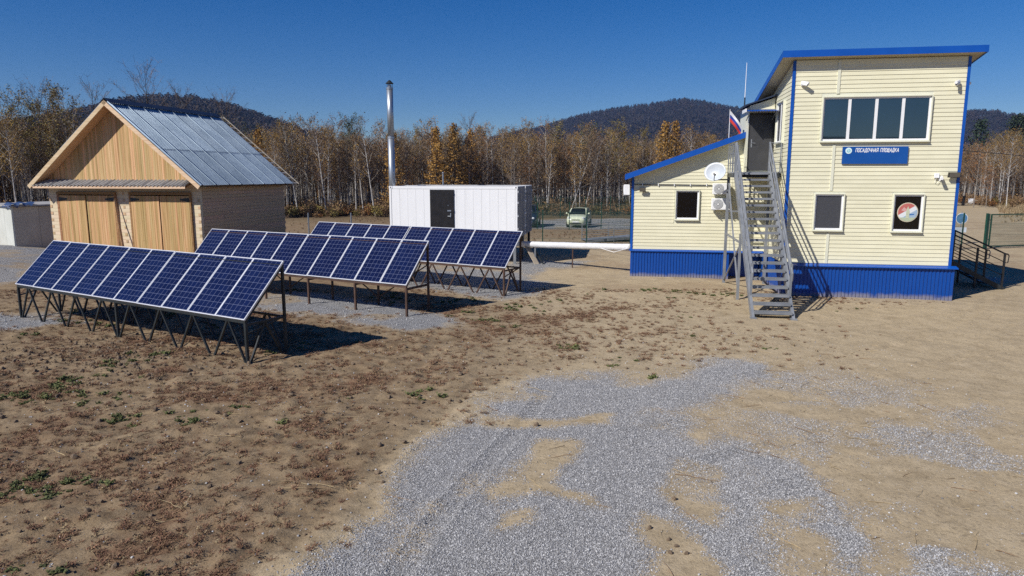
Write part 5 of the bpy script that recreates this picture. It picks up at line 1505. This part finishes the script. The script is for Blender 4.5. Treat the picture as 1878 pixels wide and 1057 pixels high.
# taller dry grass around the yard and by the road
tg = [[tuft_proto(11, 26, .22, .55, .016, [wm3, wm2], .3)], [tuft_proto(12, 26, .20, .45, .016, [wm2, wm2, wm1], .3)]]
n = 26000
xs = g.uniform(-75, 85, n); ys = g.uniform(33, 100, n)
fld = ((ys > 44) & (ys < 53) & (xs > -24) & (xs < 22)) | ((ys > 38) & (ys < 78) & (xs < -1.2) & (xs > -60)) | ((ys > 69) & (ys < 80) & (xs < 44)) | ((ys > 62) & (xs > ys*.675+1.5)) 
fld &= ~((xs < -18) & (ys < 41)); fld &= g.random(n) < .25+.75*sstep(.38, .6, fbm(xs*.25, ys*.25, 95, 3))
fld &= ~((xs > -28) & (xs < -9) & (ys < 40))
xs, ys = xs[fld], ys[fld]; tall = sstep(36, 60, xs)*1.3+.55
sc_ = g.uniform(.5, 1.1, len(xs))*tall
gn_scatter('dry_grass', np.stack([xs, ys, ground_h(xs, ys)*0-.02], 1), np.repeat(sc_[:, None], 3, 1), np.stack([0*xs, 0*xs, g.uniform(0, 6.28, len(xs))], 1), np.where((xs > 30) | (g.random(len(xs)) < .3), 0, 1), tg, '')

# ------------------------------------------------------------------ forest
bark_w = pmat('birch_bark', (.20, .185, .17), (.58, .56, .53), 2.2, .8, stretch=(6, 6, 1.6), lo=.36, hi=.55)
bark_g = pmat('grey_bark', (.16, .138, .118), (.29, .255, .225), 3, .9, stretch=(5, 5, 1))
bark_d = pmat('dark_bark', (.045, .035, .028), (.09, .07, .055), 3, .9, stretch=(5, 5, 1))
twig_m = pmat('bare_twigs', (.135, .095, .066), (.22, .16, .115), .5, .9, rand=.2)
def leafm(n_, a, b_):
    m = pmat(n_, a, b_, .9, .8, rand=.22); return m
lf = {'ochre': leafm('ochre_leaves', (.19, .11, .022), (.34, .20, .036)), 'olive': leafm('olive_leaves', (.12, .10, .022), (.24, .185, .036)),
      'rust': leafm('rust_leaves', (.16, .068, .018), (.28, .125, .03)), 'gold': leafm('gold_needles', (.23, .118, .022), (.38, .21, .045)),
      'brown': leafm('brown_leaves', (.15, .086, .038), (.24, .148, .065)), 'pine': leafm('pine_needles', (.012, .026, .014), (.028, .050, .024)), 'green': leafm('fading_green_leaves', (.045, .055, .018), (.085, .095, .03))}
def _basis(d):
    a = np.cross(d, [0, 0, 1.0]); 
    if np.linalg.norm(a) < 1e-3: a = np.array([1.0, 0, 0])
    a = a/np.linalg.norm(a); return a, np.cross(d, a)
class Acc:
    def __init__(s): s.v, s.f, s.m = [], [], []
    def tube(s, pts, rs, n, mi=0):
        b = len(s.v)
        for i, p in enumerate(pts):
            d = pts[min(i+1, len(pts)-1)]-pts[max(i-1, 0)]; d = d/(np.linalg.norm(d)+1e-9); a, c = _basis(d)
            for k in range(n):
                t = 2*math.pi*k/n; s.v.append(p+(a*math.cos(t)+c*math.sin(t))*rs[i])
        for i in range(len(pts)-1):
            for k in range(n): s.f.append((b+i*n+k, b+i*n+(k+1) % n, b+(i+1)*n+(k+1) % n, b+(i+1)*n+k)); s.m.append(mi)
    def blade(s, p, q, w, mi, r):
        d = q-p; a = np.cross(d, r.normal(size=3)); a = a/(np.linalg.norm(a)+1e-9)*w/2; b = len(s.v)
        s.v += [p-a, p+a, q]; s.f.append((b, b+1, b+2)); s.m.append(mi)
    def leaf(s, c, sz, mi, r):
        u = r.normal(size=3); u = u/np.linalg.norm(u)*sz; v = np.cross(u, r.normal(size=3)); v = v/(np.linalg.norm(v)+1e-9)*sz*.6; b = len(s.v)
        s.v += [c-u, c+v, c+u, c-v]; s.f.append((b, b+1, b+2, b+3)); s.m.append(mi)
    def obj(s, name, mats):
        me = bpy.data.meshes.new(name); me.from_pydata([tuple(map(float, p)) for p in s.v], [], s.f)
        for m_ in mats: me.materials.append(m_)
        me.polygons.foreach_set('material_index', s.m)
        return me
def deciduous(seed, H, bark, leaf, nleaf, spread=.16, start=.42, nlimb=30, twigs=9, r0=.066, lean=.03, fork=False, leafsize=.085):
    r = np.random.default_rng(seed); T, C = Acc(), Acc()
    n = 9; ph = r.uniform(0, 6.28); pts = []
    for i in range(n):
        t = i/(n-1); w = .12*math.sin(t*3+ph)*t
        pts.append(np.array([lean*H*t*math.cos(ph)+w*math.cos(ph+1.3), lean*H*t*math.sin(ph)+w*math.sin(ph+1.3), H*t]))
    rs = [r0*(1-t)**.8+.008 for t in np.linspace(0, 1, n)]; pts[0][2] = -.3
    T.tube(pts, rs, 6)
    P = np.array(pts); ends = []
    for k in range(nlimb):
        t = start+(1-start)*((k+r.random())/nlimb)**.9; i = min(int(t*(n-1)), n-2); f = t*(n-1)-i
        p = P[i]*(1-f)+P[i+1]*f; a = r.uniform(0, 6.28); up = r.uniform(.7, 1.5)
        prof = math.sin(min(1, (1-t)*1.25+.14)*math.pi*.55)
        ln = H*spread*(.45+.8*prof)*r.uniform(.7, 1.15); d = np.array([math.cos(a), math.sin(a), up]); d = d/np.linalg.norm(d)
        m1 = p+d*ln*.5; q = p+d*ln+np.array([0, 0, ln*.12])
        T.tube([p, m1, q], [.018+.012*(1-t), .013, .006], 3)
        for j in range(twigs):
            u = r.uniform(.2, 1); s0 = p+(q-p)*u; dd = d*.8+r.normal(size=3)*.55; dd[2] += .15; dd = dd/np.linalg.norm(dd)
            e = s0+dd*r.uniform(.25, .75)*(.5+.06*H); C.blade(s0, e, .026, 0, r); ends.append(e); ends.append((s0+e)/2)
            for _ in range(2):
                d3 = dd+r.normal(size=3)*.6; C.blade((s0+e)/2, (s0+e)/2+d3/np.linalg.norm(d3)*r.uniform(.2, .45), .018, 0, r)
    ends = np.array(ends)
    for k in range(nleaf):
        c = ends[r.integers(len(ends))]+r.normal(size=3)*.13; C.leaf(c, leafsize*r.uniform(.6, 1.2), 1, r)
    return T.obj('trunk', [bark]), C.obj('crown', [twig_m, leaf])
def larch(seed, H, leaf, dens=1.0, bark=None, wide=.17):
    r = np.random.default_rng(seed); T, C = Acc(), Acc()
    pts = [np.array([.1*math.sin(t*3+seed)*t, .1*math.cos(t*2)*t, H*t]) for t in np.linspace(0, 1, 8)]; pts[0][2] = -.3
    T.tube(pts, [.13*(1-t)+.012 for t in np.linspace(0, 1, 8)], 6)
    nl = int(95*dens)
    for k in range(nl):
        t = .14+.85*((k+r.random())/nl); z = H*t; a = k*2.4+r.uniform(-.4, .4)
        ln = H*wide*(1-t)**.75*r.uniform(.65, 1.15)+.15; d = np.array([math.cos(a), math.sin(a), r.uniform(-.05, .35)])
        p = np.array([0, 0, z])+(pts[min(int(t*7), 7)]*[1, 1, 0]); q = p+d*ln
        C.blade(p, q, .035, 0, r)
        for j in range(int((10+ln*9)*dens)):
            u = r.uniform(.18, 1)**.8; c = p+(q-p)*u+r.normal(size=3)*.10*(1+ln*.4); C.leaf(c, r.uniform(.07, .16), 1, r)
    return T.obj('trunk', [bark or bark_d]), C.obj('crown', [twig_m, leaf])
def pine(seed, H):
    r = np.random.default_rng(seed); T, C = Acc(), Acc()
    pts = [np.array([.1*math.sin(t*3+seed)*t, 0, H*t]) for t in np.linspace(0, 1, 6)]; pts[0][2] = -.3
    T.tube(pts, [.16*(1-t)+.02 for t in np.linspace(0, 1, 6)], 6)
    for k in range(26):
        t = .45+.53*k/26; a = k*2.4; ln = H*.17*(1-t)**.5*r.uniform(.7, 1.1)+.2; p = np.array([0, 0, H*t]); q = p+np.array([math.cos(a), math.sin(a), .25])*ln
        T.tube([p, q], [.03, .01], 3)
        for j in range(46): C.leaf(p+(q-p)*r.uniform(.35, 1.05)+r.normal(size=3)*.28, r.uniform(.12, .24), 1, r)
    return T.obj('trunk', [bark_d]), C.obj('crown', [twig_m, lf['pine']])

KIN = {}
def reg(k, name, label, group, mk): KIN[k] = (name, label, group, mk)
BG = 'birches along the forest edge'
reg('bir0', 'birch_tree', 'slender pale stemmed birch, nearly bare, in the thicket behind the yard', BG, deciduous(1, 10.5, bark_w, lf['rust'], 430))
reg('bir1', 'birch_tree', 'slender pale stemmed birch, nearly bare, in the thicket behind the yard', BG, deciduous(2, 11.5, bark_w, lf['ochre'], 720, start=.42))
reg('bir2', 'birch_tree', 'slender pale stemmed birch, nearly bare, in the thicket behind the yard', BG, deciduous(3, 9.5, bark_w, lf['ochre'], 520, spread=.13, lean=.08))
reg('bir3', 'birch_tree', 'slender pale stemmed birch, nearly bare, in the thicket behind the yard', BG, deciduous(4, 10, bark_w, lf['brown'], 160, spread=.14, nlimb=24, start=.35))
reg('asp0', 'aspen_tree', 'grey stemmed young tree with thin brown twigs in the forest edge', 'grey stemmed trees of the forest edge', deciduous(5, 10, bark_g, lf['brown'], 330, spread=.17))
reg('asp1', 'aspen_tree', 'grey stemmed young tree with thin brown twigs in the forest edge', 'grey stemmed trees of the forest edge', deciduous(6, 9, bark_g, lf['brown'], 110, spread=.18, start=.3, nlimb=38))
reg('oak0', 'oak_tree', 'tree still holding brown and ochre leaves in the forest edge', 'leafy brown trees of the forest edge', deciduous(7, 10, bark_d, lf['brown'], 1100, spread=.22, start=.3, nlimb=40))
reg('och0', 'ochre_tree', 'tree with a yellow ochre crown in the forest edge', 'yellow crowned trees of the forest edge', deciduous(8, 11.5, bark_w, lf['ochre'], 1500, spread=.19, start=.4, nlimb=40))
reg('oli0', 'olive_tree', 'tree with a dull olive yellow crown in the forest edge', 'olive crowned trees of the forest edge', deciduous(9, 11.5, bark_g, lf['olive'], 1700, spread=.20, start=.35, nlimb=40))
reg('rus0', 'rusty_tree', 'small tree with rusty orange leaves in the forest edge', 'rusty leaved trees of the forest edge', deciduous(10, 8, bark_g, lf['rust'], 800, spread=.2, start=.3, nlimb=34))
reg('grn0', 'fading_tree', 'tree with a fading green crown in the forest edge', 'fading green trees of the forest edge', deciduous(12, 11, bark_g, lf['green'], 1500, spread=.2, start=.4, nlimb=38))
reg('lar0', 'larch_tree', 'golden larch standing among the bare birches', 'golden larches', larch(21, 11.5, lf['gold'], 1.2, wide=.20))
reg('lar1', 'larch_tree', 'golden larch standing among the bare birches', 'golden larches', larch(22, 11, lf['gold'], 1.1, wide=.18))
reg('bare', 'bare_tree', 'tall leafless tree with a wide fan of branches', 'tall bare trees', deciduous(31, 15, bark_d, lf['brown'], 10, spread=.26, start=.45, nlimb=34, twigs=14, r0=.16))
reg('pin0', 'pine_tree', 'dark green pine rising out of the bare wood', 'dark pines', pine(41, 13))
first_used = {}
def plant(k, x, y, s=1.0, label=None, rz=None, sz=None, tilt=0.0, group=None):
    name, lab, grp, (tm, cm) = KIN[k]
    o = empty(name, (x, y, -.03), rnd.uniform(0, 6.28) if rz is None else rz, label or lab, 'tree', group or grp)
    o.scale = (s, s, s*(sz or 1))
    if tilt: o.rotation_euler.y = tilt
    for nm, me in (('trunk', tm), ('crown', cm)):
        c = bpy.data.objects.new(nm, me); COL.objects.link(c); c.parent = o
        first_used.setdefault((k, nm), c)
    return o
def ray_at(px, Y): return ((px-939)/1279.2)*(Y*.9874+.642)    # world x of a spot seen in direction px at depth Y (camera height level)
def at(k, px, Y, top, Hk, label, **kw):
    """plant a tree of model height Hk at depth Y in the direction px, tall enough to reach image row top"""
    x = ray_at(px, Y); z = 4.06+(323.4-top)/1279.2*Y*1.0
    return plant(k, x, Y, z/Hk, label, **kw)
# trees that can be told apart
at('lar0', 802, 72.5, 236, 11.5, 'tall golden larch behind the white container, left of the pair')
at('lar1', 834, 73, 228, 11.0, 'tall golden larch behind the white container, right of the pair')
at('lar1', 724, 72, 243, 11.0, 'golden larch just right of the shiny chimney pipe')
at('lar0', 1215, 66, 226, 11.5, 'bright orange larch standing above the sloping wing roof')
at('lar1', 482, 68, 238, 11.0, 'golden larch behind the back slope of the barn roof')
at('och0', 1845, 88, 252, 11.5, 'tree with a bright yellow crown at the right edge behind the gate', group='yellow crowned trees of the forest edge')
at('rus0', 1785, 92, 276, 8.0, 'small orange leaved tree beside the right corner of the tower')
at('rus0', 1808, 90, 308, 8.0, 'low rusty orange tree at the start of the far dirt road')
at('oli0', 60, 66, 190, 11.5, 'large olive yellow tree at the far left edge')
at('oli0', 135, 66, 184, 11.5, 'large olive yellow tree against the left slope of the barn roof')
at('oli0', 108, 70, 188, 11.5, 'olive crowned tree between the two big ones left of the barn')
at('och0', 36, 58, 232, 11.5, 'yellow leaved birch standing in front of the left wood')
at('och0', 5, 62, 212, 11.5, 'yellow crowned tree cut off by the left edge')
at('bare', 283, 88, 148, 15, 'tall bare tree rising above the barn ridge')
at('bare', 85, 78, 174, 15, 'tall bare tree above the olive crowns at the left')
at('bare', 195, 82, 176, 15, 'bare tree just left of the barn gable peak')
at('bare', 420, 90, 190, 15, 'bare tree above the back end of the barn roof')
at('bare', 348, 92, 182, 15, 'bare tree above the middle of the barn ridge')
at('bare', 860, 95, 228, 15, 'dark bare tree just right of the pair of larches')
at('och0', 1315//1 - 240, 84, 243, 11.5, 'yellow topped birch between the container and the wing roof')
at('och0', 565, 80, 232, 11.5, 'yellow topped birch right of the barn roof')
at('grn0', 655, 80, 238, 11.0, 'green topped tree left of the chimney pipe')
at('grn0', 640, 83, 232, 11.0, 'fading green tree beside the green topped one near the chimney')
for i, (px, top) in enumerate(((1848, 214), (1862, 211), (1874, 216), (1785, 222))):
    at('pin0', px, 150, top, 13, ['leftmost dark pine of the row on the right skyline', 'tallest dark pine on the right skyline', 'dark pine nearest the right edge on the skyline', 'dark pine just right of the tower'][i])
LB = ['leaning white birch stem behind the right end of the barn', 'leaning white birch stem halfway between barn and chimney', 'steeply leaning white birch stem just left of the chimney']
for i, (px, tl) in enumerate(((548, -.16), (600, -.13), (688, -.15))):
    plant('bir3', ray_at(px, 72), 72, .95, LB[i], rz=0, tilt=tl)
for i, (px, tl) in enumerate(((1045, .28), (1070, .2))):
    plant('bir3', ray_at(px, 75), 75, .8, ['birch leaning right behind the parked cars', 'less tilted birch behind the parked cars'][i], rz=0, tilt=tl)
# the mass of the wood
rf2 = np.random.default_rng(5)
def front_edge(x): return np.interp(x, [-120, -60, -35, -15, 25, 40, 55, 75, 120], [56, 62, 68, 73, 76, 84, 94, 96, 92])
N_T = 5200
X = rf2.uniform(-135, 150, N_T*2); D = rf2.random(N_T*2)**1.25*75
Yt = front_edge(X)+D
road = np.abs(X-(62+(Yt-97)*.25)) < 4.0
ok = (~road) & (np.abs(X) < Yt*.80+8)
X, Yt, D = X[ok][:N_T], Yt[ok][:N_T], D[ok][:N_T]
kinds = list(KIN); 
w_l = np.array([.12, .12, .11, .09, .12, .09, .10, .085, .12, .04, .03, .004, .004, .002, 0]); w_l /= w_l.sum()
w_r = np.array([.14, .13, .14, .11, .15, .12, .08, .04, .02, .07, .01, .006, .006, .003, .0]); w_r /= w_r.sum()
kid = np.where(X < -30, rf2.choice(len(kinds), len(X), p=w_l), rf2.choice(len(kinds), len(X), p=w_r))
# stand height along the edge, taller on the left
hs = np.interp(X/Yt, [-.75, -.6, -.45, -.3, -.15, 0, .2, .45, .6, .8], [.83, .83, .76, .79, .81, .80, .77, .74, .76, .80])
sca = hs*rf2.uniform(.72, 1.06, len(X))*(1+.10*np.clip(D/75, 0, 1))
sca = np.where(kid == kinds.index('bare'), sca*.78, sca)
order = np.argsort(D)
vis = [i for i in order if abs(X[i]) < Yt[i]*.76 and not (-.69 < X[i]/Yt[i] < -.36 and Yt[i] < 200)]
indiv = set(vis[:240])
for i in vis[:240]: plant(kinds[kid[i]], X[i], Yt[i], sca[i], sz=rf2.uniform(.95, 1.1))
for k in kinds:
    if (k, 'trunk') not in first_used: raise RuntimeError('no first '+k)
rest = np.array([i for i in range(len(X)) if i not in indiv])
gn_scatter('forest', np.stack([X[rest], Yt[rest], 0*X[rest]-.05], 1), np.repeat(sca[rest][:, None], 3, 1), np.stack([rf2.normal(0, .03, len(rest)), rf2.normal(0, .03, len(rest)), rf2.uniform(0, 6.28, len(rest))], 1), kid[rest],
           [[first_used[(k, 'trunk')], first_used[(k, 'crown')]] for k in kinds], '')
# undergrowth along the foot of the wood
def bush(seed, cols, h):
    r = np.random.default_rng(seed); C = Acc()
    for k in range(46):
        a = r.uniform(0, 6.28); e = np.array([math.cos(a)*r.uniform(.1, .8), math.sin(a)*r.uniform(.1, .8), h*r.uniform(.4, 1)])
        C.blade(np.array([r.normal()*.15, r.normal()*.15, 0]), e, .03, 0, r)
        for j in range(7): C.leaf(e*r.uniform(.4, 1.0)+r.normal(size=3)*.12, r.uniform(.04, .10), 1, r)
    me = C.obj('bush', [twig_m, cols]); return bpy.data.objects.new('bush', me)
bs_ = [[bush(1, lf['brown'], 1.2)], [bush(2, lf['rust'], .9)], [bush(3, lf['olive'], 1.1)], [bush(4, lf['brown'], 1.7)]]
n = 3200; xb = rf2.uniform(-95, 110, n); yb = front_edge(xb)+rf2.normal(1.0, 2.2, n)+rf2.random(n)**3*14
kb = ~(np.abs(xb-(62+(yb-97)*.25)) < 3.2) & (np.abs(xb) < yb*.8+4); xb, yb = xb[kb], yb[kb]
sb = rf2.uniform(.5, 1.25, len(xb))
gn_scatter('undergrowth', np.stack([xb, yb, 0*xb-.03], 1), np.repeat(sb[:, None], 3, 1), np.stack([0*xb, 0*xb, rf2.uniform(0, 6.28, len(xb))], 1), rf2.choice(4, len(xb), p=[.4, .18, .17, .25]), bs_, '')
# trees on the hillsides, one mass
def hill_tree(seed, mats):
    r = np.random.default_rng(seed); C = Acc()
    for k in range(46):
        t = r.random(); z = 1.5+8.5*t; rr = 2.3*math.sin(math.pi*(.15+.8*t))**.7*r.uniform(.3, 1); a = r.uniform(0, 6.28)
        C.leaf(np.array([rr*math.cos(a), rr*math.sin(a), z]), r.uniform(.5, 1.1), 0, r)
    C.tube([np.array([0, 0, -1.0]), np.array([0, 0, 8.0])], [.2, .08], 3, 0)
    return bpy.data.objects.new('hill_tree', C.obj('hill_tree', mats))
hm = [leafm('hill_wood_grey', (.018, .017, .018), (.040, .034, .033)), leafm('hill_wood_brown', (.028, .020, .018), (.056, .038, .028)), leafm('hill_wood_green', (.008, .013, .010), (.018, .024, .016))]
hp = np.concatenate(hill_pts)
ht = [[hill_tree(1, [hm[0]])], [hill_tree(2, [hm[1]])], [hill_tree(3, [hm[2]])]]
sh_ = rf2.uniform(.7, 1.25, len(hp))
gn_scatter('hill_forest', hp, np.stack([sh_*1.25, sh_*1.25, sh_], 1), np.stack([0*sh_, 0*sh_, rf2.uniform(0, 6.28, len(hp))], 1), rf2.choice(3, len(hp), p=[.5, .36, .14]), ht, '')

# ------------------------------------------------------------------ the air
hz = MB().box(-2600, 2600, -2600, 2900, -40, 330).build('haze', [])
hz.data.materials.clear()
m = bpy.data.materials.new('haze_air'); m.use_nodes = True
nt = m.node_tree; nt.nodes.clear()
out = N(nt, 'ShaderNodeOutputMaterial'); pv = N(nt, 'ShaderNodeVolumePrincipled')
pv.inputs['Color'].default_value = (.30, .50, 1.0, 1); pv.inputs['Density'].default_value = .00011; pv.inputs['Anisotropy'].default_value = 0.0
L(nt, pv.outputs[0], out.inputs['Volume'])
hz.data.materials.append(m); tag(hz, kind='stuff'); hz['label'] = 'thin blue autumn haze in the air'
